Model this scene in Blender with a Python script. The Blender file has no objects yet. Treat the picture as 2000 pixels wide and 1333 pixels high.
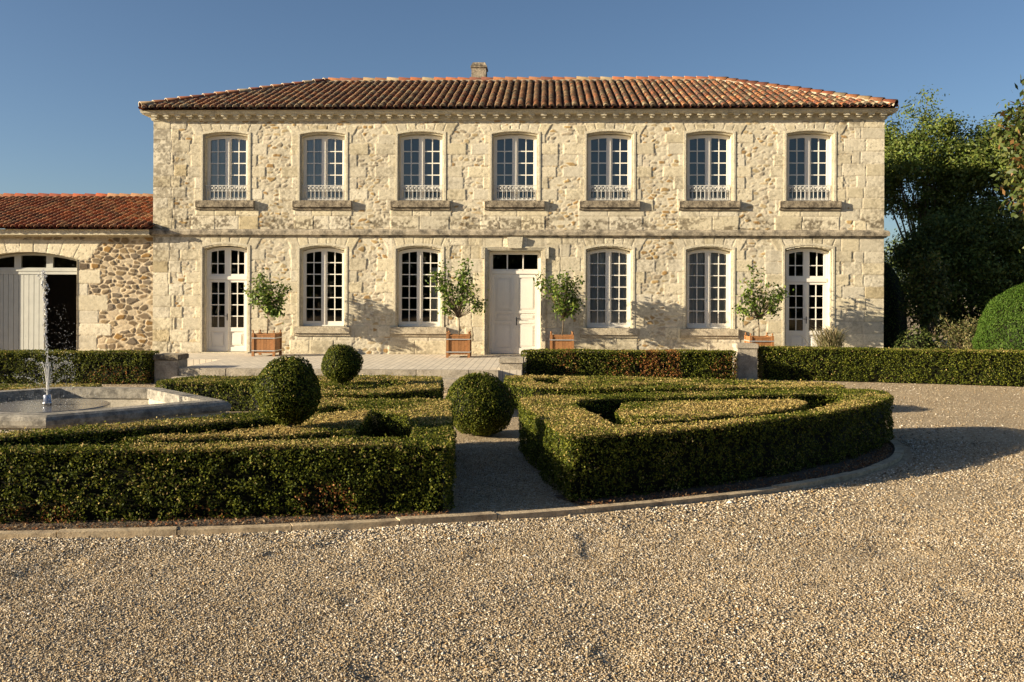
import bpy, bmesh, math, random
import numpy as np
from mathutils import Matrix, Vector
from mathutils.geometry import tessellate_polygon

# ------------------------------------------------------------------ camera, sky, sun, exposure
S = bpy.context.scene
COL = S.collection
cam_d = bpy.data.cameras.new("camera")
cam = bpy.data.objects.new("camera", cam_d)
COL.objects.link(cam)
cam_d.sensor_width = 36.0
cam_d.lens = 32.4
cam_d.shift_y = -0.04825
cam_d.clip_end = 2000.0
cam_d.clip_start = 0.1
cam.matrix_world = (Matrix.Translation((0, 0, 2.2)) @ Matrix.Rotation(math.radians(2.068), 4, 'Z')
                    @ Matrix.Rotation(math.radians(90), 4, 'X') @ Matrix.Rotation(0.0043, 4, 'Z'))
S.camera = cam

SUN_AZ = math.radians(73.0)      # from the facade normal, towards the left
SUN_EL = math.radians(14.5)
to_sun = Vector((-math.sin(SUN_AZ) * math.cos(SUN_EL), -math.cos(SUN_AZ) * math.cos(SUN_EL), math.sin(SUN_EL)))
W = bpy.data.worlds.new("World")
S.world = W
W.use_nodes = True
wn = W.node_tree
bg = wn.nodes["Background"]
sky = wn.nodes.new("ShaderNodeTexSky")
sky.sky_type = 'NISHITA'
sky.sun_disc = False
sky.sun_elevation = SUN_EL
sky.sun_rotation = math.atan2(to_sun.x, to_sun.y) % (2 * math.pi)
sky.altitude = 60
sky.air_density = 0.8
sky.dust_density = 1.0
sky.ozone_density = 2.6
wn.links.new(sky.outputs[0], bg.inputs[0])
bg.inputs[1].default_value = 0.05
sun_d = bpy.data.lights.new("sun", 'SUN')
sun_d.energy = 5.0
sun_d.angle = math.radians(0.5)
sun_d.color = (1.0, 0.855, 0.62)
sun = bpy.data.objects.new("sun", sun_d)
COL.objects.link(sun)
sun.rotation_euler = to_sun.to_track_quat('Z', 'Y').to_euler()
S.view_settings.view_transform = 'Standard'
S.view_settings.look = 'None'
S.view_settings.exposure = 1.3
S.view_settings.gamma = 1.0
S.cycles.max_bounces = 8
S.cycles.transparent_max_bounces = 12
S.cycles.caustics_reflective = False
S.cycles.caustics_refractive = False

rng = np.random.default_rng(7)
random.seed(7)
D = 26.9          # distance of the facade plane
TZ = 0.35         # terrace level

# ------------------------------------------------------------------ helpers
def hash2(ix, iy, seed):
    n = (ix.astype(np.int64) * 374761393 + iy.astype(np.int64) * 668265263 + seed * 1442695041) & 0xffffffff
    n = ((n ^ (n >> 13)) * 1274126177) & 0xffffffff
    n = n ^ (n >> 16)
    return (n & 0xffffff) / float(0xffffff)

def vn(x, y, seed=0):
    x = np.asarray(x, float); y = np.asarray(y, float)
    ix = np.floor(x); iy = np.floor(y)
    fx = x - ix; fy = y - iy
    fx = fx * fx * (3 - 2 * fx); fy = fy * fy * (3 - 2 * fy)
    a = hash2(ix, iy, seed); b = hash2(ix + 1, iy, seed)
    c = hash2(ix, iy + 1, seed); d = hash2(ix + 1, iy + 1, seed)
    return (a * (1 - fx) + b * fx) * (1 - fy) + (c * (1 - fx) + d * fx) * fy

def fbm(x, y, seed=0, octv=4):
    s = 0; a = 0.5; t = 0
    for o in range(octv):
        s = s + a * vn(x * 2 ** o, y * 2 ** o, seed + o * 17); t += a; a *= 0.5
    return s / t

def sstep(a, b, x):
    t = np.clip((x - a) / (b - a), 0, 1)
    return t * t * (3 - 2 * t)

def link(o, parent=None):
    COL.objects.link(o)
    if parent is not None:
        o.parent = parent
    return o

def tag(o, label=None, cat=None, group=None, kind=None):
    if label: o['label'] = label
    if cat: o['category'] = cat
    if group: o['group'] = group
    if kind: o['kind'] = kind
    return o

def empty(name, loc, label, cat, group=None):
    o = bpy.data.objects.new(name, None)
    o.location = loc
    o.empty_display_size = 0.2
    link(o)
    return tag(o, label, cat, group)

def np_mesh(name, V, F, mats, fcol=None, vcol=None, midx=None, smooth=False):
    """V (n,3); F (m,k) one face size or a list of such arrays"""
    me = bpy.data.meshes.new(name)
    Fs = F if isinstance(F, list) else [F]
    V = np.asarray(V, np.float32)
    me.vertices.add(len(V)); me.vertices.foreach_set("co", V.ravel())
    nl = sum(f.size for f in Fs); nf = sum(len(f) for f in Fs)
    me.loops.add(nl); me.polygons.add(nf)
    me.loops.foreach_set("vertex_index", np.concatenate([f.ravel() for f in Fs]).astype(np.int32))
    tot = np.concatenate([np.full(len(f), f.shape[1], np.int32) for f in Fs])
    st = np.concatenate([[0], np.cumsum(tot)[:-1]]).astype(np.int32)
    me.polygons.foreach_set("loop_start", st)
    me.polygons.foreach_set("loop_total", tot)
    if midx is not None:
        me.polygons.foreach_set("material_index", np.asarray(midx, np.int32))
    if smooth:
        me.polygons.foreach_set("use_smooth", np.ones(nf, bool))
    for c, dom in ((fcol, 'FACE'), (vcol, 'POINT')):
        if c is not None:
            at = me.attributes.new("col", 'FLOAT_COLOR', dom)
            c = np.asarray(c, np.float32)
            c4 = np.ones((len(c), 4), np.float32); c4[:, :3] = c
            at.data.foreach_set("color", c4.ravel())
    me.update(calc_edges=True)
    me.validate()
    for m in (mats if isinstance(mats, (list, tuple)) else [mats]):
        me.materials.append(m)
    return me

class MB:
    def __init__(s): s.v = []; s.f = []
    def hexa(s, p):
        b = len(s.v); s.v += [tuple(q) for q in p]
        for f in ((0, 3, 2, 1), (4, 5, 6, 7), (0, 1, 5, 4), (1, 2, 6, 5), (2, 3, 7, 6), (3, 0, 4, 7)):
            s.f.append(tuple(b + i for i in f))
    def box(s, x0, x1, y0, y1, z0, z1):
        s.hexa([(x0, y0, z0), (x1, y0, z0), (x1, y1, z0), (x0, y1, z0), (x0, y0, z1), (x1, y0, z1), (x1, y1, z1), (x0, y1, z1)])
    def quad(s, a, b, c, d):
        k = len(s.v); s.v += [tuple(a), tuple(b), tuple(c), tuple(d)]; s.f.append((k, k + 1, k + 2, k + 3))
    def tube(s, pts, rad, n=6, cap=True):
        pts = [Vector(p) for p in pts]; k0 = len(s.v)
        for i, p in enumerate(pts):
            t = (pts[min(i + 1, len(pts) - 1)] - pts[max(i - 1, 0)]).normalized()
            a = Vector((0, 0, 1)) if abs(t.z) < 0.9 else Vector((1, 0, 0))
            u = t.cross(a).normalized(); w = t.cross(u)
            r = rad[i] if hasattr(rad, '__len__') else rad
            for j in range(n):
                an = 2 * math.pi * j / n
                s.v.append(tuple(p + (u * math.cos(an) + w * math.sin(an)) * r))
        for i in range(len(pts) - 1):
            for j in range(n):
                a = k0 + i * n + j; b = k0 + i * n + (j + 1) % n
                s.f.append((a, b, b + n, a + n))
        if cap:
            s.f.append(tuple(k0 + j for j in range(n))[::-1])
            s.f.append(tuple(k0 + (len(pts) - 1) * n + j for j in range(n)))
    def lathe(s, prof, n=24, cx=0, cy=0, cap=False):
        k0 = len(s.v)
        for r, z in prof:
            for j in range(n):
                an = 2 * math.pi * j / n
                s.v.append((cx + r * math.cos(an), cy + r * math.sin(an), z))
        for i in range(len(prof) - 1):
            for j in range(n):
                a = k0 + i * n + j; b = k0 + i * n + (j + 1) % n
                s.f.append((a, b, b + n, a + n))
        if cap:
            s.f.append(tuple(k0 + j for j in range(n))[::-1])
            s.f.append(tuple(k0 + (len(prof) - 1) * n + j for j in range(n)))
    def mesh(s, name, mat, smooth=False, bevel=0):
        me = bpy.data.meshes.new(name)
        me.from_pydata(s.v, [], s.f)
        bm = bmesh.new(); bm.from_mesh(me)
        bmesh.ops.recalc_face_normals(bm, faces=bm.faces)
        if bevel:
            bmesh.ops.bevel(bm, geom=list(bm.edges), offset=bevel, segments=2, affect='EDGES', clamp_overlap=True)
        bm.to_mesh(me); bm.free()
        if smooth:
            me.polygons.foreach_set("use_smooth", np.ones(len(me.polygons), bool))
        for m in (mat if isinstance(mat, (list, tuple)) else [mat]): me.materials.append(m)
        return me
    def build(s, name, mat, parent=None, smooth=False, bevel=0):
        return link(bpy.data.objects.new(name, s.mesh(name, mat, smooth, bevel)), parent)

def ob(name, me, parent=None, loc=None):
    o = bpy.data.objects.new(name, me)
    if loc is not None: o.location = loc
    return link(o, parent)

# ------------------------------------------------------------------ materials
def mat(name):
    m = bpy.data.materials.new(name); m.use_nodes = True
    return m, m.node_tree.nodes, m.node_tree.links, m.node_tree.nodes["Principled BSDF"]

def tex(n, l, scale, detail=4, rough=0.6, coord='Object', kind='NOISE', stretch=None):
    tc = n.new("ShaderNodeTexCoord")
    src = tc.outputs[coord]
    if stretch:
        mp = n.new("ShaderNodeMapping"); mp.inputs['Scale'].default_value = stretch
        l.new(src, mp.inputs[0]); src = mp.outputs[0]
    if kind == 'NOISE':
        t = n.new("ShaderNodeTexNoise"); t.inputs['Detail'].default_value = detail; t.inputs['Roughness'].default_value = rough
    else:
        t = n.new("ShaderNodeTexVoronoi")
    t.inputs['Scale'].default_value = scale
    l.new(src, t.inputs['Vector'])
    return t

def ramp(n, l, src, stops):
    r = n.new("ShaderNodeValToRGB"); e = r.color_ramp.elements
    while len(e) < len(stops): e.new(0.5)
    for i, (p, c) in enumerate(stops):
        e[i].position = p; e[i].color = (*c, 1) if len(c) == 3 else c
    l.new(src, r.inputs[0])
    return r

def mixc(n, l, fac, a, b, mode='MIX'):
    m = n.new("ShaderNodeMix"); m.data_type = 'RGBA'; m.blend_type = mode
    for i, v in ((0, fac), (6, a), (7, b)):
        if hasattr(v, 'is_output'): l.new(v, m.inputs[i])
        elif i == 0: m.inputs[0].default_value = v
        else: m.inputs[i].default_value = (*v, 1)
    return m.outputs[2]

def bump(n, l, src, strength, dist, to, prev=None):
    b = n.new("ShaderNodeBump"); b.inputs['Strength'].default_value = strength; b.inputs['Distance'].default_value = dist
    l.new(src, b.inputs['Height'])
    if prev is not None: l.new(prev, b.inputs['Normal'])
    l.new(b.outputs[0], to)
    return b.outputs[0]

def m_wall(name):
    m, n, l, p = mat(name)
    a = n.new("ShaderNodeAttribute"); a.attribute_name = "col"
    t1 = tex(n, l, 9, 6, 0.7)
    t2 = tex(n, l, 60, 3, 0.7)
    r1 = ramp(n, l, t1.outputs[0], [(0.3, (0.80, 0.79, 0.76)), (0.7, (1.12, 1.12, 1.12))])
    r2 = ramp(n, l, t2.outputs[0], [(0.36, (0.60, 0.56, 0.50)), (0.50, (1.0, 1.0, 1.0))])
    c = mixc(n, l, 1.0, a.outputs[0], r1.outputs[0], 'MULTIPLY')
    c = mixc(n, l, 0.55, c, r2.outputs[0], 'MULTIPLY')
    l.new(c, p.inputs['Base Color'])
    p.inputs['Roughness'].default_value = 0.92
    p.inputs['Specular IOR Level'].default_value = 0.15
    t3 = tex(n, l, 45, 5, 0.75)
    bump(n, l, t3.outputs[0], 0.35, 0.008, p.inputs['Normal'])
    return m

def m_stone(name, base, dark, amount=0.5, scale=6, rough=0.9, bmp=0.5):
    m, n, l, p = mat(name)
    t1 = tex(n, l, scale, 8, 0.72)
    t2 = tex(n, l, scale * 7, 4, 0.7)
    t3 = tex(n, l, scale * 0.3, 3, 0.6)
    lo = 0.32 + 0.26 * amount
    r = ramp(n, l, t1.outputs[0], [(lo - 0.10, dark), (lo + 0.12, base)])
    r2 = ramp(n, l, t2.outputs[0], [(0.34, (0.55, 0.52, 0.48)), (0.52, (1, 1, 1))])
    r3 = ramp(n, l, t3.outputs[0], [(0.3, (0.85, 0.85, 0.83)), (0.7, (1.08, 1.06, 1.02))])
    c = mixc(n, l, 0.7, r.outputs[0], r2.outputs[0], 'MULTIPLY')
    c = mixc(n, l, 1.0, c, r3.outputs[0], 'MULTIPLY')
    l.new(c, p.inputs['Base Color'])
    p.inputs['Roughness'].default_value = rough
    p.inputs['Specular IOR Level'].default_value = 0.2
    t4 = tex(n, l, scale * 5, 6, 0.75)
    bump(n, l, t4.outputs[0], bmp, 0.02, p.inputs['Normal'])
    return m

def m_plain(name, c, rough=0.5, spec=0.4, var=0.06, scale=8, metallic=0.0):
    m, n, l, p = mat(name)
    t = tex(n, l, scale, 5, 0.65)
    a = tuple(x * (1 - var) for x in c); b = tuple(min(1, x * (1 + var)) for x in c)
    r = ramp(n, l, t.outputs[0], [(0.3, a), (0.7, b)])
    l.new(r.outputs[0], p.inputs['Base Color'])
    p.inputs['Roughness'].default_value = rough
    p.inputs['Specular IOR Level'].default_value = spec
    p.inputs['Metallic'].default_value = metallic
    return m

def m_leaf(name, rough=0.45, trans=0.25, spec=0.35):
    m, n, l, p = mat(name)
    a = n.new("ShaderNodeAttribute"); a.attribute_name = "col"
    l.new(a.outputs[0], p.inputs['Base Color'])
    p.inputs['Roughness'].default_value = rough
    p.inputs['Specular IOR Level'].default_value = spec
    tr = n.new("ShaderNodeBsdfTranslucent")
    l.new(a.outputs[0], tr.inputs[0])
    mx = n.new("ShaderNodeMixShader"); mx.inputs[0].default_value = trans
    l.new(p.outputs[0], mx.inputs[1]); l.new(tr.outputs[0], mx.inputs[2])
    l.new(mx.outputs[0], n["Material Output"].inputs[0])
    return m

def m_attr(name, rough=0.85, spec=0.2, nscale=40, bstr=0.3, bdist=0.01):
    m, n, l, p = mat(name)
    a = n.new("ShaderNodeAttribute"); a.attribute_name = "col"
    t = tex(n, l, nscale, 5, 0.7)
    r = ramp(n, l, t.outputs[0], [(0.3, (0.75, 0.75, 0.75)), (0.7, (1.15, 1.15, 1.15))])
    c = mixc(n, l, 1.0, a.outputs[0], r.outputs[0], 'MULTIPLY')
    l.new(c, p.inputs['Base Color'])
    p.inputs['Roughness'].default_value = rough; p.inputs['Specular IOR Level'].default_value = spec
    bump(n, l, t.outputs[0], bstr, bdist, p.inputs['Normal'])
    return m

def m_glass(name, refl, tint):
    m, n, l, p = mat(name)
    n.remove(p)
    tr = n.new("ShaderNodeBsdfTransparent"); tr.inputs[0].default_value = (*tint, 1)
    gl = n.new("ShaderNodeBsdfGlossy"); gl.inputs['Roughness'].default_value = 0.015
    gl.inputs[0].default_value = (0.95, 0.91, 0.84, 1)
    fr = n.new("ShaderNodeFresnel"); fr.inputs[0].default_value = refl
    t = tex(n, l, 1.6, 1, 0.5)
    b = n.new("ShaderNodeBump"); b.inputs['Strength'].default_value = 0.06; b.inputs['Distance'].default_value = 0.02
    l.new(t.outputs[0], b.inputs['Height']); l.new(b.outputs[0], gl.inputs['Normal'])
    mx = n.new("ShaderNodeMixShader")
    l.new(fr.outputs[0], mx.inputs[0]); l.new(tr.outputs[0], mx.inputs[1]); l.new(gl.outputs[0], mx.inputs[2])
    l.new(mx.outputs[0], n["Material Output"].inputs[0])
    return m

M = {}
M['wall'] = m_wall("limestone_wall")
M['trim'] = m_stone("dressed_limestone", (0.66, 0.605, 0.475), (0.50, 0.45, 0.35), 0.5, 4)
M['lichen'] = m_stone("lichen_limestone", (0.52, 0.45, 0.345), (0.13, 0.115, 0.095), 0.62, 4, bmp=0.8)
M['sill'] = m_stone("weathered_sill_stone", (0.46, 0.39, 0.29), (0.12, 0.10, 0.078), 0.72, 5, bmp=0.9)
M['grey'] = m_stone("grey_limestone", (0.50, 0.44, 0.355), (0.27, 0.24, 0.20), 0.5, 4)
M['kerb'] = m_stone("kerb_stone", (0.56, 0.45, 0.305), (0.31, 0.24, 0.165), 0.45, 5)
M['white'] = m_plain("white_paint", (0.80, 0.76, 0.68), 0.45, 0.4, 0.03, 5)
M['railwhite'] = m_plain("rail_paint", (0.62, 0.60, 0.55), 0.5, 0.3, 0.06, 9)
M['offwhite'] = m_plain("old_white_paint", (0.50, 0.50, 0.455), 0.55, 0.3, 0.08, 4)
M['glass_up'] = m_glass("window_glass", 2.15, (0.84, 0.86, 0.86))
M['glass_lo'] = m_glass("lower_window_glass", 1.7, (0.86, 0.88, 0.88))
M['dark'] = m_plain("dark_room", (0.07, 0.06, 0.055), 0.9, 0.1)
M['curtain'] = m_plain("grey_curtain", (0.80, 0.76, 0.70), 0.9, 0.1)
M['tile'] = m_attr("clay_tile", 0.85, 0.2, 14, 0.3, 0.01)
M['mortar'] = m_stone("roof_mortar", (0.58, 0.50, 0.38), (0.40, 0.34, 0.26), 0.4, 9)
M['wood'] = m_attr("planter_wood", 0.6, 0.3, 20, 0.15, 0.003)
M['metal'] = m_plain("galvanised_band", (0.62, 0.61, 0.58), 0.4, 0.5, 0.08, 20, 0.6)
M['iron'] = m_plain("dark_iron", (0.03, 0.03, 0.03), 0.45, 0.5)
M['soilpot'] = m_plain("potting_soil", (0.05, 0.035, 0.022), 0.95, 0.1, 0.3, 30)
M['leaf'] = m_leaf("box_leaf", 0.55, 0.30, 0.10)
M['treeleaf'] = m_leaf("tree_leaf", 0.5, 0.30, 0.25)
M['bark'] = m_stone("bark", (0.20, 0.15, 0.10), (0.10, 0.075, 0.05), 0.5, 8)
M['pebble'] = m_attr("gravel_pebble", 0.8, 0.25, 120, 0.2, 0.003)

# ground: gravel with per-stone colour and relief
def m_gravel():
    m, n, l, p = mat("gravel_ground")
    v = tex(n, l, 42, kind='VOR')
    v2 = tex(n, l, 95, kind='VOR')
    big = tex(n, l, 0.35, 4, 0.6)
    mid = tex(n, l, 3.0, 4, 0.6)
    sep = n.new("ShaderNodeSeparateColor"); l.new(v.outputs['Color'], sep.inputs[0])
    pal = ramp(n, l, sep.outputs[0], [(0.0, (0.26, 0.19, 0.115)), (0.25, (0.35, 0.265, 0.165)), (0.6, (0.40, 0.31, 0.20)), (0.85, (0.46, 0.375, 0.255)), (1.0, (0.55, 0.475, 0.36))])
    r = ramp(n, l, big.outputs[0], [(0.3, (0.86, 0.86, 0.86)), (0.7, (1.1, 1.09, 1.07))])
    r2 = ramp(n, l, mid.outputs[0], [(0.3, (0.88, 0.87, 0.86)), (0.7, (1.08, 1.08, 1.08))])
    c = mixc(n, l, 1.0, pal.outputs[0], r.outputs[0], 'MULTIPLY')
    c = mixc(n, l, 1.0, c, r2.outputs[0], 'MULTIPLY')
    l.new(c, p.inputs['Base Color'])
    p.inputs['Roughness'].default_value = 0.9
    p.inputs['Specular IOR Level'].default_value = 0.15
    inv = n.new("ShaderNodeMath"); inv.operation = 'SUBTRACT'; inv.inputs[0].default_value = 1.0
    l.new(v.outputs['Distance'], inv.inputs[1])
    nb = bump(n, l, inv.outputs[0], 0.9, 0.016, p.inputs['Normal'])
    inv2 = n.new("ShaderNodeMath"); inv2.operation = 'SUBTRACT'; inv2.inputs[0].default_value = 1.0
    l.new(v2.outputs['Distance'], inv2.inputs[1])
    bump(n, l, inv2.outputs[0], 0.5, 0.006, p.inputs['Normal'], nb)
    return m
M['gravel'] = m_gravel()

def m_soil():
    m, n, l, p = mat("bed_soil")
    t = tex(n, l, 14, 8, 0.75); v = tex(n, l, 45, kind='VOR')
    r = ramp(n, l, t.outputs[0], [(0.3, (0.04, 0.028, 0.018)), (0.55, (0.085, 0.058, 0.036)), (0.75, (0.17, 0.12, 0.078))])
    l.new(r.outputs[0], p.inputs['Base Color']); p.inputs['Roughness'].default_value = 0.95
    bump(n, l, v.outputs[0], 0.8, 0.02, p.inputs['Normal'])
    return m
M['soil'] = m_soil()

def m_paving():
    m, n, l, p = mat("terrace_paving")
    tc = n.new("ShaderNodeTexCoord"); mp = n.new("ShaderNodeMapping")
    mp.inputs['Rotation'].default_value = (0, 0, math.pi / 2)
    l.new(tc.outputs['Object'], mp.inputs[0])
    b = n.new("ShaderNodeTexBrick")
    b.inputs['Scale'].default_value = 1.0
    b.inputs['Brick Width'].default_value = 0.62; b.inputs['Row Height'].default_value = 0.165
    b.inputs['Mortar Size'].default_value = 0.009; b.inputs['Mortar Smooth'].default_value = 0.2
    b.inputs['Color1'].default_value = (0.68, 0.60, 0.48, 1); b.inputs['Color2'].default_value = (0.60, 0.53, 0.43, 1)
    b.inputs['Mortar'].default_value = (0.30, 0.26, 0.21, 1)
    l.new(mp.outputs[0], b.inputs['Vector'])
    t = tex(n, l, 5, 6, 0.7)
    r = ramp(n, l, t.outputs[0], [(0.3, (0.8, 0.8, 0.8)), (0.7, (1.1, 1.1, 1.1))])
    c = mixc(n, l, 1.0, b.outputs[0], r.outputs[0], 'MULTIPLY')
    l.new(c, p.inputs['Base Color']); p.inputs['Roughness'].default_value = 0.85
    bump(n, l, b.outputs[1], -0.4, 0.006, p.inputs['Normal'])
    return m
M['paving'] = m_paving()

def m_water(name):
    m, n, l, p = mat(name)
    p.inputs['Base Color'].default_value = (0.90, 0.90, 0.90, 1)  # white base stands in for sun glints on clear drops
    p.inputs['Roughness'].default_value = 0.08
    p.inputs['Transmission Weight'].default_value = 0.45
    p.inputs['IOR'].default_value = 1.33
    p.inputs['Specular IOR Level'].default_value = 1.0
    return m
M['drop'] = m_water("water_drops")

# ------------------------------------------------------------------ terrain
def ground_h(x, y):
    near = np.exp(-((y - 6) / 7.0) ** 2)
    return (0.020 * (fbm(x * 1.1, y * 1.1, 3, 3) - 0.5) + 0.014 * (fbm(x * 4.2, y * 4.2, 9, 3) - 0.5) - 0.014 * sstep(0.66, 0.90, vn(x * 2.3, y * 3.0, 19))) * (0.3 + near)

gx = np.concatenate([np.array([-900, -400, -200, -100, -60, -40, -28, -22]), np.arange(-18, 18.01, 0.10), np.array([22, 28, 40, 60, 100, 200, 400, 900])])
gy = np.concatenate([np.array([-900, -400, -200, -100, -50, -25, -12, -5, 0]), np.arange(2, 14.01, 0.08), np.arange(14.2, 26.9, 0.25), np.array([30, 36, 45, 60, 100, 200, 400, 900])])
GX, GY = np.meshgrid(gx, gy)
GZ = np.where((np.abs(GX) <= 18) & (GY >= 2) & (GY <= 26), ground_h(GX, GY), 0.0)
ny, nx = GX.shape
idx = np.arange(ny * nx).reshape(ny, nx)
F = np.stack([idx[:-1, :-1], idx[:-1, 1:], idx[1:, 1:], idx[1:, :-1]], -1).reshape(-1, 4)
g = ob("ground", np_mesh("ground", np.stack([GX, GY, GZ], -1).reshape(-1, 3), F, M['gravel'], smooth=True))
tag(g, kind='structure')

# ------------------------------------------------------------------ parterre plan
EC = (-7.75, 14.0); EA, EB = 12.85, 6.15      # ellipse of the kerb
def ell(t, d=0.0):
    return (EC[0] + (EA + d) * math.cos(t), EC[1] + (EB + d) * math.sin(t))

kb = MB()
kt = [(-1.80 + 3.6 * i / 260) for i in range(261)]
acc = 0
for i in range(260):
    t0, t1 = kt[i], kt[i + 1]
    if i % 6 == 5: t1 = t1 - 0.0009
    p = [ell(t0, -0.06), ell(t0, 0.055), ell(t1, 0.055), ell(t1, -0.06)]
    zj = 0.046 + 0.006 * math.sin((i // 6) * 2.3) + 0.004 * math.sin((i // 6) * 5.1)
    kb.hexa([(q[0], q[1], -0.08) for q in p] + [(q[0], q[1], zj) for q in p])
kerb = kb.build("kerb", M['kerb'])
tag(kerb, kind='structure')

def smooth_loop(pts, seg=0.28, it=2):
    P = []
    n = len(pts)
    for i in range(n):
        a = np.array(pts[i], float); b = np.array(pts[(i + 1) % n], float)
        k = max(1, int(round(np.linalg.norm(b - a) / seg)))
        for j in range(k): P.append(a + (b - a) * j / k)
    P = np.array(P)
    for _ in range(it):
        Q = np.roll(P, -1, 0)
        P = np.stack([0.75 * P + 0.25 * Q, 0.25 * P + 0.75 * Q], 1).reshape(-1, 2)
    return P

def area2(P):
    Q = np.roll(P, -1, 0)
    return 0.5 * np.sum(P[:, 0] * Q[:, 1] - Q[:, 0] * P[:, 1])

def ccw(P): return P if area2(P) > 0 else P[::-1]
def cw(P): return P if area2(P) < 0 else P[::-1]

def offset_in(P, d):
    t = np.roll(P, -1, 0) - np.roll(P, 1, 0)
    t /= np.maximum(np.linalg.norm(t, axis=1, keepdims=True), 1e-9)
    nrm = np.stack([t[:, 1], -t[:, 0]], 1)
    return P - nrm * d

def inside(X, Y, loops):
    r = np.zeros(len(X), bool)
    for P in loops:
        x0, y0 = P[:, 0], P[:, 1]; x1, y1 = np.roll(x0, -1), np.roll(y0, -1)
        for i in range(len(P)):
            if y0[i] == y1[i]: continue
            c = ((y0[i] > Y) != (y1[i] > Y)) & (X < (x1[i] - x0[i]) * (Y - y0[i]) / (y1[i] - y0[i]) + x0[i])
            r ^= c
    return r

def leaf_quads(P, N, L, Wd, tilt=0.8, up=0.0):
    n = len(P)
    nn = N + rng.normal(0, tilt, (n, 3))
    nn /= np.linalg.norm(nn, axis=1, keepdims=True)
    t = rng.normal(0, 1, (n, 3)); t[:, 2] += up
    t -= nn * np.sum(t * nn, 1, keepdims=True)
    t /= np.maximum(np.linalg.norm(t, axis=1, keepdims=True), 1e-6)
    b = np.cross(nn, t)
    L = np.broadcast_to(np.asarray(L, float), (n,))[:, None]; Wd = np.broadcast_to(np.asarray(Wd, float), (n,))[:, None]
    V = np.stack([P - t * L * .5, P + b * Wd * .5 + t * L * 0.05, P + t * L * .5, P - b * Wd * .5 + t * L * 0.05], 1).reshape(-1, 3)
    return V, np.arange(4 * n).reshape(n, 4)

GREENS = np.array([(0.038, 0.054, 0.007), (0.070, 0.088, 0.010), (0.118, 0.134, 0.015), (0.190, 0.195, 0.026)])
OLIVE = np.array([(0.125, 0.14, 0.022), (0.19, 0.19, 0.034), (0.25, 0.225, 0.05)])
GOLDS = np.array([(0.36, 0.27, 0.085), (0.46, 0.345, 0.12), (0.54, 0.42, 0.17), (0.38, 0.26, 0.10)])
BROWNS = np.array([(0.30, 0.12, 0.035), (0.22, 0.09, 0.03), (0.36, 0.18, 0.07)])

def hedge_cols(P, pg, pb):
    n = len(P)
    k = np.clip((rng.random(n) ** 1.25 * 4).astype(int), 0, 3)
    c = GREENS[k].copy()
    u_ = rng.random(n)
    om = u_ < np.clip(pg * 2.2 - .01, 0, .97)
    c[om] = OLIVE[rng.integers(0, 3, om.sum())]
    gm = u_ < pg
    c[gm] = GOLDS[rng.integers(0, 4, gm.sum())]
    if pb is not None:
        bm_ = rng.random(n) < pb
        c[bm_] = BROWNS[rng.integers(0, 3, bm_.sum())]
    return c * rng.uniform(0.75, 1.25, (n, 1))

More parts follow.
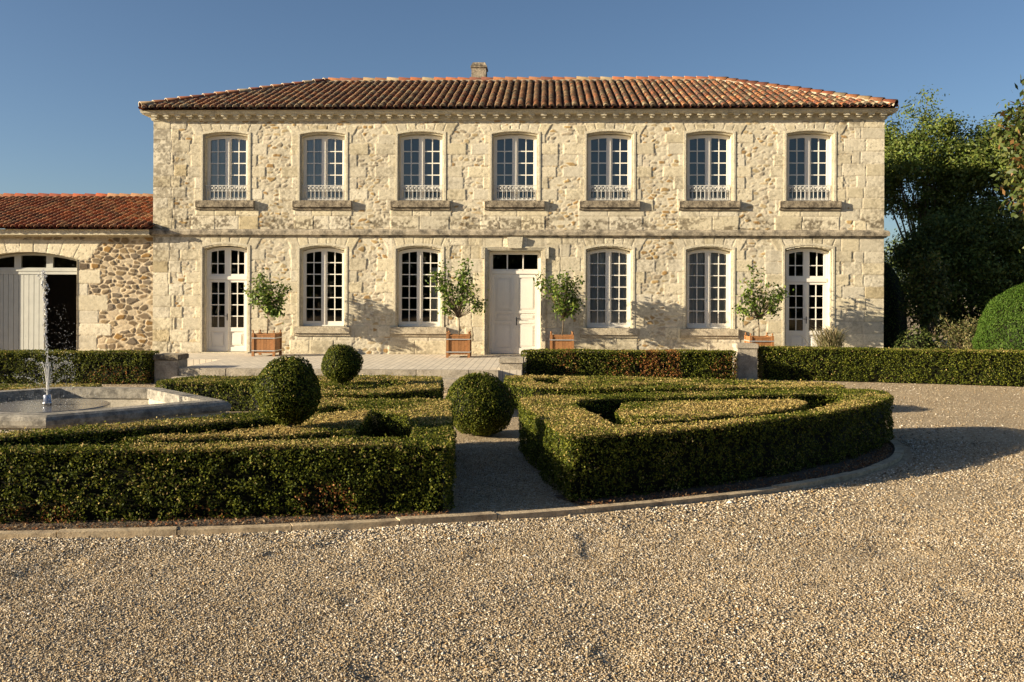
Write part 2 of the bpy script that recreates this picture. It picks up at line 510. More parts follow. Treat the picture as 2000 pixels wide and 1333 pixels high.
def hedge(label, loops, h, dens, leaf, gold=0.25, side_gold=0.05, brown=None, group=None, name="box_hedge", z0=0.0, shoots=1.0):
    loops = [np.asarray(l_) for l_ in loops]
    Ps, Ns, gp, sz = [], [], [], []
    for Lp in loops:
        Q = np.roll(Lp, -1, 0); e = Q - Lp; ln = np.linalg.norm(e, axis=1)
        per = ln.sum(); n = int(per * h * dens)
        i = rng.choice(len(Lp), n, p=ln / per); u = rng.random(n)
        xy = Lp[i] + e[i] * u[:, None]
        nrm = np.stack([e[i, 1], -e[i, 0]], 1) / np.maximum(ln[i], 1e-9)[:, None]
        z = z0 + 0.02 + rng.random(n) * (h - 0.02)
        s = np.cumsum(ln)[i]
        clump = 0.45 * fbm(s * 4.5, z * 4.5, 11, 2) + 0.55 * fbm(s * 15, z * 15, 13, 2) - 0.5
        off = clump * 0.17 + 0.05 * (fbm(s * 1.1, z * 1.1, 17, 2) - .5) - rng.random(n) ** 2 * 0.05 - sstep(h - 0.05, h, z - z0) * 0.015 - 0.03 * (1 - sstep(0, 0.12, z - z0)) * rng.random(n)
        off = np.minimum(off, 0.04)
        kp_ = (clump > -0.13) | (rng.random(n) < .25) | (z > z0 + h - .10)
        xy, nrm, off, z, s, clump = xy[kp_], nrm[kp_], off[kp_], z[kp_], s[kp_], clump[kp_]; n = len(z)
        P = np.column_stack([xy + nrm * off[:, None], z])
        Ps.append(P); Ns.append(np.column_stack([nrm, np.full(n, 0.25)]))
        gp.append(side_gold * 0.8 * sstep(.48, .75, fbm(s * 1.6, z * 2.6, 31, 4)) + 0.004 + 0.3 * sstep(h - 0.07, h, z - z0) * gold)
        sz.append(np.ones(n))
    x0, y0 = loops[0].min(0); x1, y1 = loops[0].max(0)
    A = (x1 - x0) * (y1 - y0); n = int(A * dens * 1.05)
    X = rng.uniform(x0, x1, n); Y = rng.uniform(y0, y1, n)
    k = inside(X, Y, loops); X, Y = X[k], Y[k]; n = len(X)
    topz = z0 + h + 0.04 * (fbm(X * 4, Y * 4, 5, 3) - 0.5) + 0.05 * (fbm(X * .9, Y * .9, 6, 2) - .5) - rng.random(n) ** 2 * 0.04
    sh = rng.random(n) < 0.03 * shoots
    topz[sh] += rng.random(sh.sum()) * 0.05
    Ps.append(np.column_stack([X, Y, topz])); Ns.append(np.tile([0, 0, 1.0], (n, 1)))
    gmap = sstep(0.30, 0.62, fbm(X * 0.9, Y * 0.9, 77, 3))
    gp.append(np.clip(gold * (0.15 + 1.35 * gmap), 0, 0.95))
    sz.append(np.ones(n))
    P = np.concatenate(Ps); N = np.concatenate(Ns); gp = np.concatenate(gp)
    pb = None
    if brown is not None:
        pb = np.zeros(len(P))
        for bx, bz, rx, rz, st in brown:
            dd = ((P[:, 0] - bx) / rx) ** 2 + ((P[:, 2] - bz) / rz) ** 2
            pb = np.maximum(pb, st * (1 - sstep(0.4, 1.1, dd + 0.8 * (fbm(P[:, 0] * 5, P[:, 2] * 5, 8, 3) - 0.5))))
    C = hedge_cols(P, gp, pb)
    V, Fq = leaf_quads(P, N, leaf * rng.uniform(0.75, 1.3, len(P)), leaf * 0.62 * rng.uniform(0.8, 1.2, len(P)), 0.75, 0.4)
    mi = np.zeros(len(Fq), np.int32)
    # inner mass of twigs
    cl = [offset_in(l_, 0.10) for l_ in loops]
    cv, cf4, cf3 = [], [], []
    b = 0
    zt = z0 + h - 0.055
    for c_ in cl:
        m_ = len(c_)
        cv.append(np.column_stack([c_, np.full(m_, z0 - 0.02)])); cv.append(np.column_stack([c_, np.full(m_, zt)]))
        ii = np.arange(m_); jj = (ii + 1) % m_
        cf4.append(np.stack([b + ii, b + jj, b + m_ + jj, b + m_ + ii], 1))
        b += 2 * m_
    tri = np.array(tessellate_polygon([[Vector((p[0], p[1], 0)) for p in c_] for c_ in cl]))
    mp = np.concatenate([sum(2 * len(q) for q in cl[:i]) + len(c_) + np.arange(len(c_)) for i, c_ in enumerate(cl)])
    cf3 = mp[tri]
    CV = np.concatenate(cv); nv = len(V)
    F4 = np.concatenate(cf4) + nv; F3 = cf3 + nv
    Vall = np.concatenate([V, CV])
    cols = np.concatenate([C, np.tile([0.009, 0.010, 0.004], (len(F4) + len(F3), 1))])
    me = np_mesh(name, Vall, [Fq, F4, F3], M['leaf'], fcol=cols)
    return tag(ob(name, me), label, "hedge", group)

# kerb-side outline points of the beds
def earc(t0, t1, n, d):
    return [ell(t0 + (t1 - t0) * i / (n - 1), d) for i in range(n)]

def tx(x):   # angle on the ellipse (front half) for an x
    return -math.acos((x - EC[0]) / (EA - 0.42))

fr_out = ccw(smooth_loop([(0.22, 9.52), (1.3, 10.02), (2.65, 10.95), (3.95, 12.15), (4.75, 13.1), (5.12, 13.75), (5.22, 14.3), (5.0, 14.68), (4.5, 14.75), (2.65, 14.25), (1.03, 13.7), (0.1, 13.3), (-0.36, 12.95), (-0.30, 12.3), (-0.02, 10.85)]))
fr_in = cw(smooth_loop([(0.78, 10.42), (0.62, 11.2), (0.38, 12.45), (0.5, 12.8), (1.0, 13.1), (2.5, 13.55), (3.5, 13.8), (4.25, 13.98), (4.45, 13.85), (4.17, 13.1), (3.63, 12.28), (3.17, 11.77), (2.6, 11.28), (2.03, 10.90), (1.41, 10.54), (1.05, 10.34)], 0.28, 1))
fr_blk = ccw(smooth_loop([(1.05, 12.6), (0.93, 11.8), (0.93, 10.95), (1.1, 10.76), (1.45, 10.92), (2.1, 11.38), (2.69, 11.80), (3.27, 12.28), (3.65, 12.85), (3.55, 13.25), (2.87, 13.15), (1.8, 12.95)], 0.28, 1))
fl_out = ccw(smooth_loop([(-0.90, 9.06), (-1.08, 10.66), (-1.30, 12.75), (-2.2, 12.85), (-3.15, 12.8), (-3.4, 12.3), (-3.5, 11.4), (-4.02, 10.82), (-4.73, 10.2), (-5.75, 9.6), (-7.2, 9.2), (-9.2, 9.1), (-9.4, 8.3), (-7.4, 8.22), (-5.03, 8.36), (-3.9, 8.52), (-2.7, 8.72), (-1.7, 8.9)]))
fl_in = cw(smooth_loop([(-1.36, 9.40), (-1.47, 10.3), (-1.60, 11.05), (-2.43, 11.95), (-2.8, 12.12), (-2.98, 11.4), (-3.33, 10.75), (-3.75, 10.40), (-4.55, 9.83), (-5.49, 9.2), (-7.0, 8.95), (-7.0, 8.72), (-5.21, 8.65), (-4.14, 8.86), (-3.28, 9.01), (-2.85, 9.13), (-1.92, 9.36)], 0.28, 1))
fl_blk = ccw(smooth_loop([(-2.24, 11.80), (-2.06, 9.95), (-2.5, 9.76), (-2.97, 9.60), (-3.42, 9.47), (-4.0, 9.34), (-4.4, 9.32), (-4.09, 9.52), (-3.57, 9.84), (-3.16, 10.10), (-2.95, 10.6), (-2.85, 11.35)], 0.25, 1))
bl_out = ccw(smooth_loop([(-1.83, 16.0), (-2.05, 18.4), (-4.0, 18.4), (-6.9, 18.0), (-7.3, 17.3), (-7.15, 16.7), (-5.3, 16.45), (-4.4, 15.7), (-3.64, 15.1), (-2.9, 15.25), (-2.45, 15.5)]))
bl_in = cw(smooth_loop([(-2.55, 17.5), (-2.5, 16.4), (-2.9, 15.95), (-3.6, 15.75), (-4.3, 16.25), (-5.3, 16.95), (-6.4, 17.3), (-4.6, 17.75), (-3.3, 17.75)], 0.28, 1))
bl_blk = ccw(smooth_loop([(-3.15, 17.35), (-3.05, 16.3), (-3.7, 16.1), (-4.5, 16.6), (-5.4, 17.15), (-4.3, 17.5)], 0.28, 1))
br_out = ccw(smooth_loop([(-0.80, 18.8), (-0.77, 17.5), (-0.17, 16.42), (1.0, 16.35), (2.2, 16.5), (4.0, 16.7), (5.2, 16.82), (5.55, 17.2), (5.4, 17.75), (4.36, 18.25), (1.4, 18.7)]))
br_in = cw(smooth_loop([(-0.25, 18.25), (-0.2, 17.55), (0.2, 16.95), (1.2, 16.85), (2.2, 17.0), (4.2, 17.25), (4.8, 17.4), (4.2, 17.75), (1.4, 18.2), (0.3, 18.35)], 0.28, 1))
br_blk = ccw(smooth_loop([(0.3, 18.05), (0.25, 17.25), (1.2, 17.05), (2.3, 17.2), (4.1, 17.5), (1.5, 18.0)], 0.28, 1))
lb_out = ccw(smooth_loop([(-8.35, 16.25), (-8.35, 17.2), (-10.5, 17.0), (-14.5, 16.6), (-14.5, 15.8), (-10.5, 16.0)]))

GR = "clipped hedges of the parterre"
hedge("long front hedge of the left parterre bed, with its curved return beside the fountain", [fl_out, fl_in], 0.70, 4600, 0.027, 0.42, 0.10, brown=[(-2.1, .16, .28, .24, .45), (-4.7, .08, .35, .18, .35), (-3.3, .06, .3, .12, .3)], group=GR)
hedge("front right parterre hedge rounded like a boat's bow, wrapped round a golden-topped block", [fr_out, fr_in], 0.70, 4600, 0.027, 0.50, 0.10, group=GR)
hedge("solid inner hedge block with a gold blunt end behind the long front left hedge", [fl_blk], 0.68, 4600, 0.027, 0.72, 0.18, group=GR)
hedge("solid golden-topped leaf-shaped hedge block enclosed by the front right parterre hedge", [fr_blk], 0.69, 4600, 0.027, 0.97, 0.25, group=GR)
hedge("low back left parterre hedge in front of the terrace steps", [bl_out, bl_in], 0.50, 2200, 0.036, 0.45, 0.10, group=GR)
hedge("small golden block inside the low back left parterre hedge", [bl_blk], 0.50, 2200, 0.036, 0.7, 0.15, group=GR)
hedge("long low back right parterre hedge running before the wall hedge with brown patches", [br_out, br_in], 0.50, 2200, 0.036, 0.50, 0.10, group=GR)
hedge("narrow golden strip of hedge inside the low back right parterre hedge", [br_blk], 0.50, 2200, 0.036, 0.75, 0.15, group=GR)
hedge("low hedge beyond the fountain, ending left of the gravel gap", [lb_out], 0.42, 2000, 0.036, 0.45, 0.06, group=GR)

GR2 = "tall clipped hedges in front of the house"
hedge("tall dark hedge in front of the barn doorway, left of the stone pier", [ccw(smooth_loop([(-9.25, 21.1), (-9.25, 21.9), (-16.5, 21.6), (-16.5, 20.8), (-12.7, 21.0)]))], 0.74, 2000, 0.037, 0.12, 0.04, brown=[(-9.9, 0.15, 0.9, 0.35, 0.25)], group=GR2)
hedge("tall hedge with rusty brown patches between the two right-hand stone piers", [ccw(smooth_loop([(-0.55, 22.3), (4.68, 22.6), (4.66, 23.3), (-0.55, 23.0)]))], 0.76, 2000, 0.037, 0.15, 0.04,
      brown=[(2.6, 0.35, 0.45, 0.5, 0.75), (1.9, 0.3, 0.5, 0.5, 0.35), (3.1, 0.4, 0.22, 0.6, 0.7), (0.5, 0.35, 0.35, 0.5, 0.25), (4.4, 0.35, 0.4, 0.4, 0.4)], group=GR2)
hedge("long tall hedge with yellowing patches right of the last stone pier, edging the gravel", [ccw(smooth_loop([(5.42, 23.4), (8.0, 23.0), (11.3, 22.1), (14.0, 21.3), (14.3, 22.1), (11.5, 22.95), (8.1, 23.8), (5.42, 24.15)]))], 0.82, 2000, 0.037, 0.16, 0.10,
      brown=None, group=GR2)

# ------------------------------------------------------------------ topiary balls
def topiary(label, c, r, zc, n, leaf, flat=0.95, taper=.16, stem=True):
    def shape(d, k):
        th = np.arctan2(d[:, 1], d[:, 0])
        bumpv = 0.30 * (fbm(np.cos(th) * 1.6 + 9 + c[0], np.sin(th) * 1.6 + d[:, 2] * 3.0 + 9, 21, 4) - 0.5) - .01
        P = d * (r * (1 + bumpv) * k)[:, None]; P[:, 2] *= flat
        P[:, :2] *= (1 - taper * sstep(.35, 1.0, -d[:, 2]) + 0.04 * sstep(-.2, .5, -np.abs(d[:, 2] + .15) + .4))[:, None]
        P[:, 0] += 0.05 * r * np.sin(d[:, 2] * 2.5 + c[0] * 3)
        P += np.array([c[0], c[1], zc])
        P[:, 2] = np.maximum(P[:, 2], 0.03)
        return P
    d = rng.normal(0, 1, (n, 3)); d /= np.linalg.norm(d, axis=1, keepdims=True)
    th = np.arctan2(d[:, 1], d[:, 0])
    P = shape(d, 1 - rng.random(n) ** 2 * 0.08)
    gpv = 0.008 + 0.05 * sstep(0.2, 0.9, d[:, 2]) * fbm(th * 2, d[:, 2] * 3, 41, 2)
    C = hedge_cols(P, gpv, None)
    V, Fq = leaf_quads(P, d, leaf * rng.uniform(0.75, 1.3, n), leaf * 0.62, 0.75, 0.3)
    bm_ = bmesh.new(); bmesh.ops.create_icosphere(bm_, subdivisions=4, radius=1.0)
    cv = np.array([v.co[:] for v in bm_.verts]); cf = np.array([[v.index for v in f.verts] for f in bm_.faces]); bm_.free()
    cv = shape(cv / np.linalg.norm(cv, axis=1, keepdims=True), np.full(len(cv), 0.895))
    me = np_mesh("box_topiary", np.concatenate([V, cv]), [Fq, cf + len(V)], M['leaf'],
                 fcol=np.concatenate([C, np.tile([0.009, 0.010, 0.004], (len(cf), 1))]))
    o = ob("box_topiary", me)
    tag(o, label, "topiary", "box topiary balls")
    if stem:
        s_ = MB(); s_.tube([(c[0], c[1], 0), (c[0] + .01, c[1], zc - r * .6)], [0.035, 0.03], 7)
        s_.build("trunk", M['bark'], o, True)
    return o
topiary("large round box ball standing on the gravel path between the front beds", (-1.01, 14.1), 0.515, 0.465, 16000, 0.028, 0.97, -.10)
topiary("round box ball rising from the front left bed beside the fountain basin", (-2.84, 10.14), 0.362, 1.09, 12000, 0.025, 1.05)
topiary("smallest round box ball, in front of the terrace steps below a ground-floor window", (-3.70, 16.6), 0.365, 0.88, 7000, 0.029, 0.97)

# ------------------------------------------------------------------ soil strip, litter, gravel stones
sb = MB()
for t0, t1, n in ((-1.75, -1.005, 60), (-0.868, 0.35, 90)):
    for i in range(n):
        a = t0 + (t1 - t0) * i / n; b = t0 + (t1 - t0) * (i + 1) / n
        p = [ell(a, -0.72), ell(a, -0.065), ell(b, -0.065), ell(b, -0.72)]
        sb.quad(*[(q[0], q[1], 0.022) for q in p])
tag(sb.build("soil", M['soil']), kind='structure')

PEB = np.array([(0.17, 0.12, 0.07), (0.33, 0.25, 0.155), (0.38, 0.295, 0.185), (0.43, 0.34, 0.225), (0.53, 0.445, 0.335), (0.70, 0.63, 0.52), (0.37, 0.235, 0.10), (0.28, 0.235, 0.18)])
PW = np.array([0.19, 0.20, 0.20, 0.14, 0.11, 0.08, 0.04, 0.04])
def pebbles(X, Y, size, bright):
    n = len(X)
    base = np.array([(1, 0, 0), (0, 1, 0), (-1, 0, 0), (0, -1, 0), (0, 0, 1), (0, 0, -1)], float)
    faces = np.array([(0, 1, 4), (1, 2, 4), (2, 3, 4), (3, 0, 4), (1, 0, 5), (2, 1, 5), (3, 2, 5), (0, 3, 5)])
    J = base[None] * rng.uniform(0.65, 1.25, (n, 6, 1)) + rng.normal(0, 0.16, (n, 6, 3))
    J *= size[:, None, None] * 0.5
    J[:, :, 1] *= rng.uniform(0.6, 1.0, (n, 1)); J[:, :, 2] *= rng.uniform(0.35, 0.65, (n, 1))
    ax = rng.uniform(0, 2 * math.pi, n); ti = rng.normal(0, 0.35, n)
    x, y, z = J[..., 0], J[..., 1], J[..., 2]
    x2 = x * np.cos(ti)[:, None] - z * np.sin(ti)[:, None]; z2 = x * np.sin(ti)[:, None] + z * np.cos(ti)[:, None]
    xr = x2 * np.cos(ax)[:, None] - y * np.sin(ax)[:, None]; yr = x2 * np.sin(ax)[:, None] + y * np.cos(ax)[:, None]
    V = np.stack([xr + X[:, None], yr + Y[:, None], z2 + (ground_h(X, Y) + size * 0.12)[:, None]], -1).reshape(-1, 3)
    Fc = (faces[None] + 6 * np.arange(n)[:, None, None]).reshape(-1, 3)
    k = rng.choice(8, n, p=PW)
    k = np.where(rng.random(n) < bright, rng.integers(3, 6, n), k)
    C = PEB[k] * rng.uniform(0.85, 1.15, (n, 1)) * (0.90 + 0.20 * fbm(X * .55, Y * .8, 57, 4))[:, None]
    return V, Fc, np.repeat(C, 8, 0)

def ell_d(X, Y):      # rough distance outside the kerb
    r = np.sqrt(((X - EC[0]) / EA) ** 2 + ((Y - EC[1]) / EB) ** 2)
    return (r - 1) * EB
parts = []
def scatter(n, y0, y1, smin, smax, slope=0.58, powy=1.0):
    Y = y0 + (y1 - y0) * rng.random(n) ** powy
    X = rng.uniform(-1, 1, n) * (slope * Y + 0.5) - 0.036 * Y
    wear = sstep(.52, .72, fbm(X * .35 + Y * .25, Y * 1.1, 58, 3))
    keep = (ell_d(X, Y) > 0.08) & (rng.random(n) > .55 * wear)
    X, Y = X[keep], Y[keep]
    dd = ell_d(X, Y)
    nearK = np.exp(-np.maximum(dd - 0.1, 0) / 0.35)
    patch = fbm(X * 0.8, Y * 0.8, 55, 3)
    sz = rng.uniform(smin, smax, len(X)) * (0.85 + 0.5 * patch) * (1 + 1.0 * nearK * rng.random(len(X))) * np.where(rng.random(len(X)) < .03, 1.6, 1.0)
    parts.append(pebbles(X, Y, sz, 0.03 + 0.40 * nearK + 0.05 * (patch > 0.6)))
scatter(300000, 3.6, 8.8, 0.009, 0.019)
scatter(110000, 8.0, 14.0, 0.012, 0.026)
scatter(40000, 13.0, 23.0, 0.014, 0.030)
# the path between the beds
Yp = rng.uniform(8.8, 13.6, 16000); Xp = rng.uniform(-1.4, 0.4, 16000)
kp = (Xp > -0.86 - (Yp - 9.06) * 0.11) & (Xp < 0.26 - (Yp - 9.5) * 0.17) & (ell_d(Xp, Yp) < -0.08)
parts.append(pebbles(Xp[kp], Yp[kp], rng.uniform(0.010, 0.020, kp.sum()), np.full(kp.sum(), 0.05)))
off = 0; Vs, Fs_, Cs = [], [], []
for V, Fc, C in parts:
    Vs.append(V); Fs_.append(Fc + off); Cs.append(C); off += len(V)
tag(ob("gravel", np_mesh("gravel", np.concatenate(Vs), np.concatenate(Fs_), M['pebble'], fcol=np.concatenate(Cs))), "loose beige gravel stones covering the forecourt and the path", kind='stuff')

n = 5200
t = rng.uniform(-1.75, 0.25, n); dd = -0.10 - np.abs(rng.normal(0, 0.16, n))
X = EC[0] + (EA + dd) * np.cos(t); Y = EC[1] + (EB + dd) * np.sin(t)
kk_ = (t < -1.0) | (t > -0.875)
X, Y = X[kk_], Y[kk_]; n = len(X)
P = np.column_stack([X, Y, 0.032 + rng.random(n) * 0.022])
V, Fq = leaf_quads(P, np.tile([0, 0, 1.0], (n, 1)), rng.uniform(0.015, 0.045, n), 0.018, 0.6)
LIT = np.array([(0.26, 0.15, 0.07), (0.18, 0.10, 0.05), (0.36, 0.25, 0.14), (0.12, 0.07, 0.04), (0.30, 0.12, 0.05)])
tag(ob("dry_leaves", np_mesh("dry_leaves", V, Fq, M['leaf'], fcol=LIT[rng.integers(0, 5, n)])), "dry brown leaf litter along the foot of the front hedges", kind='stuff')

# ------------------------------------------------------------------ house walls (relief of dressed blocks and rubble)
def rubble(X, Z, cw_, ch, seed, mort):
    """returns stone height 0..1, mortar mask, cell random numbers"""
    wx = X + 0.10 * (fbm(X * 5, Z * 5, seed + 1, 4) - 0.5) + 0.25 * (fbm(X * .9, Z * .9, seed + 11, 2) - .5); wz = Z + 0.07 * (fbm(X * 5, Z * 5, seed + 2, 4) - 0.5) + 0.20 * (fbm(X * .9, Z * .9, seed + 12, 2) - .5)
    row = np.floor(wz / ch)
    u = wx / cw_; v = wz / ch
    iu = np.floor(u); iv = np.floor(v)
    f1 = np.full(X.shape, 9.0); f2 = np.full(X.shape, 9.0); id1 = np.zeros(X.shape); id2 = np.zeros(X.shape); id3 = np.zeros(X.shape)
    for dj in (-1, 0, 1):
        for di in (-1, 0, 1):
            a = iu + di; b = iv + dj
            px = a + 0.5 + 0.85 * (hash2(a, b, seed + 3) - 0.5) + 0.5 * (b % 2); py = b + 0.5 + 0.75 * (hash2(a, b, seed + 4) - 0.5)
            d = np.sqrt((u - px) ** 2 + (v - py) ** 2) * (1.25 - 0.55 * hash2(a, b, seed + 6))
            c = d < f1
            f2 = np.where(c, f1, np.minimum(f2, d)); f1 = np.where(c, d, f1)
            id1 = np.where(c, hash2(a, b, seed + 5), id1); id2 = np.where(c, hash2(a, b, seed + 8), id2); id3 = np.where(c, hash2(a, b, seed + 9), id3)
    e = f2 - f1
    st = sstep(mort, mort + 0.22, e + 0.10 * (fbm(X * 20, Z * 20, seed + 7, 2) - 0.5))
    return st, id1, id2, id3

STONE = np.array([0.69, 0.63, 0.505])
def lay_wall(name, X0, X1, Z0, Z1, Y, res, blocks, holes, parent, rub, stains):
    xs = np.arange(X0, X1 + res * .5, res); zs = np.arange(Z0, Z1 + res * .5, res)
    X, Z = np.meshgrid(xs, zs)
    st, i1, i2, i3 = rubble(X, Z, *rub['cell'], rub['seed'], rub['mort'])
    show = np.where(i1 < rub['show'], 1.0, 0.35)
    H = 0.008 + rub['rel'] * st * show * (0.45 + 0.7 * i2) + 0.006 * (fbm(X * 7, Z * 7, 61, 3) - 0.5) + 0.004 * (fbm(X * 30, Z * 30, 62, 2) - 0.5)
    mort = np.array(rub['mortar'])
    pal = np.array(rub['pal'])
    sc = pal[np.clip((i2 * len(pal)).astype(int), 0, len(pal) - 1)] * (0.8 + 0.4 * i3)[..., None]
    k = (st * np.where(i1 < rub['show'], rub['vis'], 0.15))[..., None]
    C = mort[None, None] * (0.92 + 0.16 * fbm(X * 3, Z * 3, 63, 3))[..., None] * (1 - k) + sc * k
    wX = X + 0.020 * (fbm(X * 9, Z * 9, 64, 3) - 0.5) + 0.03 * (fbm(X * 2.5, Z * 2.5, 65, 2) - 0.5)
    wZ = Z + 0.022 * (fbm(X * 9 + 50, Z * 9, 66, 3) - 0.5)
    er = fbm(X * 13, Z * 13, 67, 3)
    pit = sstep(0.66, 0.78, fbm(X * 26, Z * 26, 68, 2))
    for bi, bl in enumerate(blocks):
        x0, x1, z0, z1 = bl[:4]
        fan = bl[4] if len(bl) > 4 else None
        a0 = max(0, int((x0 - X0 - .1) / res)); a1 = min(len(xs), int((x1 - X0 + .1) / res) + 2)
        c0 = max(0, int((z0 - Z0 - .1) / res)); c1 = min(len(zs), int((z1 - Z0 + .1) / res) + 2)
        if a1 <= a0 or c1 <= c0: continue
        sl = (slice(c0, c1), slice(a0, a1))
        wx = wX[sl]; wz = wZ[sl]
        if fan is None:
            d = np.minimum(np.minimum(wx - x0, x1 - wx), np.minimum(wz - z0, z1 - wz))
        else:     # voussoir between two radial lines from (cx, cz)
            cx, cz, ta, tb = fan
            an = np.arctan2(wx - cx, wz - cz); rr = np.hypot(wx - cx, wz - cz)
            d = np.minimum(np.minimum((an - ta) * rr, (tb - an) * rr), np.minimum(z1 - wz, wz - z0))
        ins = d > 0
        r_ = random.random(); r2 = random.random()
        hh = 0.025 + 0.007 * (r_ - 0.5) - 0.012 * (1 - sstep(0.0, 0.016, d - 0.012 * (er[sl] - 0.35))) - 0.004 * pit[sl] * (0.3 + r2) + 0.003 * (fbm(X[sl] * 14, Z[sl] * 14, 70 + bi % 7, 2) - 0.5)
        tone = STONE * (0.84 + 0.24 * r2) * np.array([1, 1 - 0.035 * r_, 1 - 0.14 * r_])
        if r_ > 0.985: tone = tone * np.array([0.84, 0.80, 0.72])
        cc = tone[None, None] * (0.93 + 0.14 * fbm(X[sl] * 4, Z[sl] * 4, 71 + bi % 5, 3))[..., None]
        jl = (1 - sstep(0.002, 0.014, d))[..., None]
        cc = cc * (1 - jl) + (np.array([0.56, 0.49, 0.37]) * 0.95) * jl
        cc = cc * (1 - 0.35 * pit[sl] * (0.2 + r2))[..., None]
        H[sl] = np.where(ins, hh, H[sl]); C[sl] = np.where(ins[..., None], cc, C[sl])
    for f in stains:
        a = np.clip(f(X, Z), 0, 1)[..., None]
        C = C * (1 - a) + C * np.array([0.36, 0.34, 0.32]) * a
    nz, nx_ = X.shape
    V = np.stack([X, Y - H, Z], -1).reshape(-1, 3)
    id_ = np.arange(nz * nx_).reshape(nz, nx_)
    Fq = np.stack([id_[:-1, :-1], id_[:-1, 1:], id_[1:, 1:], id_[1:, :-1]], -1).reshape(-1, 4)
    mx = (X[:-1, :-1] + res / 2).ravel(); mz = (Z[:-1, :-1] + res / 2).ravel()
    keep = np.ones(len(Fq), bool)
    for cx, hw, z0, zs_, rise in holes:
        inx = np.abs(mx - cx) < hw
        top = zs_ + rise * (1 - ((mx - cx) / hw) ** 2)
        keep &= ~(inx & (mz > z0) & (mz < top))
    return ob(name, np_mesh(name, V, Fq[keep], M['wall'], vcol=C.reshape(-1, 3), smooth=True), parent)

XL, XR = -11.61, 9.74
ZT = 7.26
house = empty("stone_house", ((XL + XR) / 2, D, TZ), "long two-storey pale limestone house with red tiled hipped roof and seven bays", "house")
HP = Matrix.Translation((-(XL + XR) / 2, -D, -TZ))
def hp(o):     # keep world coordinates of meshes under the house root
    o.matrix_parent_inverse = HP
    return o

UPX = [-9.443, -6.556, -3.663, -0.901, 1.860, 4.737, 7.617]
LOX = [-9.445, -6.55, -3.705, -0.888, 1.849, 4.742, 7.584]
HWO = 0.685                 # half width of the outer edge of an opening
U0, US, UR = 4.85, 6.79, 0.095        # upper: bottom, springing, rise
L0, LS, LR = 1.15, 3.43, 0.095
blocks = []
CH = 0.335
def courses(z0, z1):
    z = z0; out = []
    while z < z1 - 0.05:
        h_ = min(CH * random.uniform(0.92, 1.1), z1 - z)
        if z1 - z - h_ < 0.14: h_ = z1 - z
        out.append((z, z + h_)); z += h_
    return out
def toothed(cx, hw, cs, wl=(0.24, 0.52), wr=(0.24, 0.52), ph=0):
    for i, (za, zb) in enumerate(cs):
        q = (i + ph) % 2
        ja, jb = random.uniform(-.008, .008), random.uniform(-.008, .008)
        for s_, w_ in ((-1, wl), (1, wr)):
            e = w_[q] + random.uniform(-.08, .10)
            if random.random() < .10: e = w_[1 - q]
            blocks.append((*sorted((cx + s_ * (hw - .1), cx + s_ * (hw + e))), za + ja, zb + jb))
UC = courses(U0 - .30, US); LC = courses(L0 - .30, LS); DC = courses(TZ, LS)
def voussoirs(cx, hw, zs, rise, ztop, n=7, ext=0.30):
    cz = zs - 1.6
    tmax = math.atan2(hw + ext, zs + 0.12 - cz)
    ed = np.linspace(-tmax, tmax, n + 1)
    for i in range(n):
        a, b = ed[i], ed[i + 1]
        xx = [cx + math.tan(q) * (ztop - cz) for q in (a, b)] + [cx + math.tan(q) * (zs - cz) for q in (a, b)]
        blocks.append((min(xx), max(xx), zs - 0.02, ztop + random.uniform(-.05, .03), (cx, cz, a, b)))
def apron(cx, hw, z0, z1, rows):
    for r in range(rows):
        za = z0 + (z1 - z0) * r / rows; zb = z0 + (z1 - z0) * (r + 1) / rows
        e0 = cx - hw - random.uniform(.0, .22); e1 = cx + hw + random.uniform(.0, .22)
        n_ = random.choice((2, 3, 3)); ed = sorted([e0, e1] + [e0 + (e1 - e0) * (j + random.uniform(-.15, .15)) / n_ for j in range(1, n_)])
        for j in range(len(ed) - 1): blocks.append((ed[j], ed[j + 1], za, zb))
for i, cx in enumerate(UPX):
    w_ = (0.25, 0.59) if 0 < i < 6 else (0.26, 0.50)
    toothed(cx, HWO, UC, w_, w_)
    voussoirs(cx, HWO, US, UR, 7.10)
    apron(cx, HWO + 0.12, 3.97, U0 - 0.02, 2)
for i, cx in enumerate(LOX):
    if i == 3: continue
    dr = i in (0, 6)
    toothed(cx, HWO, DC if dr else LC, (0.26, 0.57), (0.26, 0.57), 1)
    voussoirs(cx, HWO, LS, LR, 3.80)
    if not dr: apron(cx, HWO + 0.12, TZ, L0, 2)
# door bay: dressed stone all round
dx = LOX[3]
for s in (-1, 1):
    z = TZ; j = 0
    while z < 3.8:
        h_ = random.uniform(.36, .44); w0 = 0.78; w1 = w0 + random.uniform(.42, .62); w2 = w1 + (0.25 if j % 2 else 0.5) + random.uniform(-.05, .1)
        a, b, c = dx + s * w0, dx + s * w1, dx + s * w2
        blocks.append((min(a, b), max(a, b), z, min(z + h_, 3.8))); blocks.append((min(b, c), max(b, c), z, min(z + h_, 3.8)))
        z += h_; j += 1
for a, b in ((-.95, -.35), (-.35, .35), (.35, .95)): blocks.append((dx + a, dx + b, 3.42, 3.8))
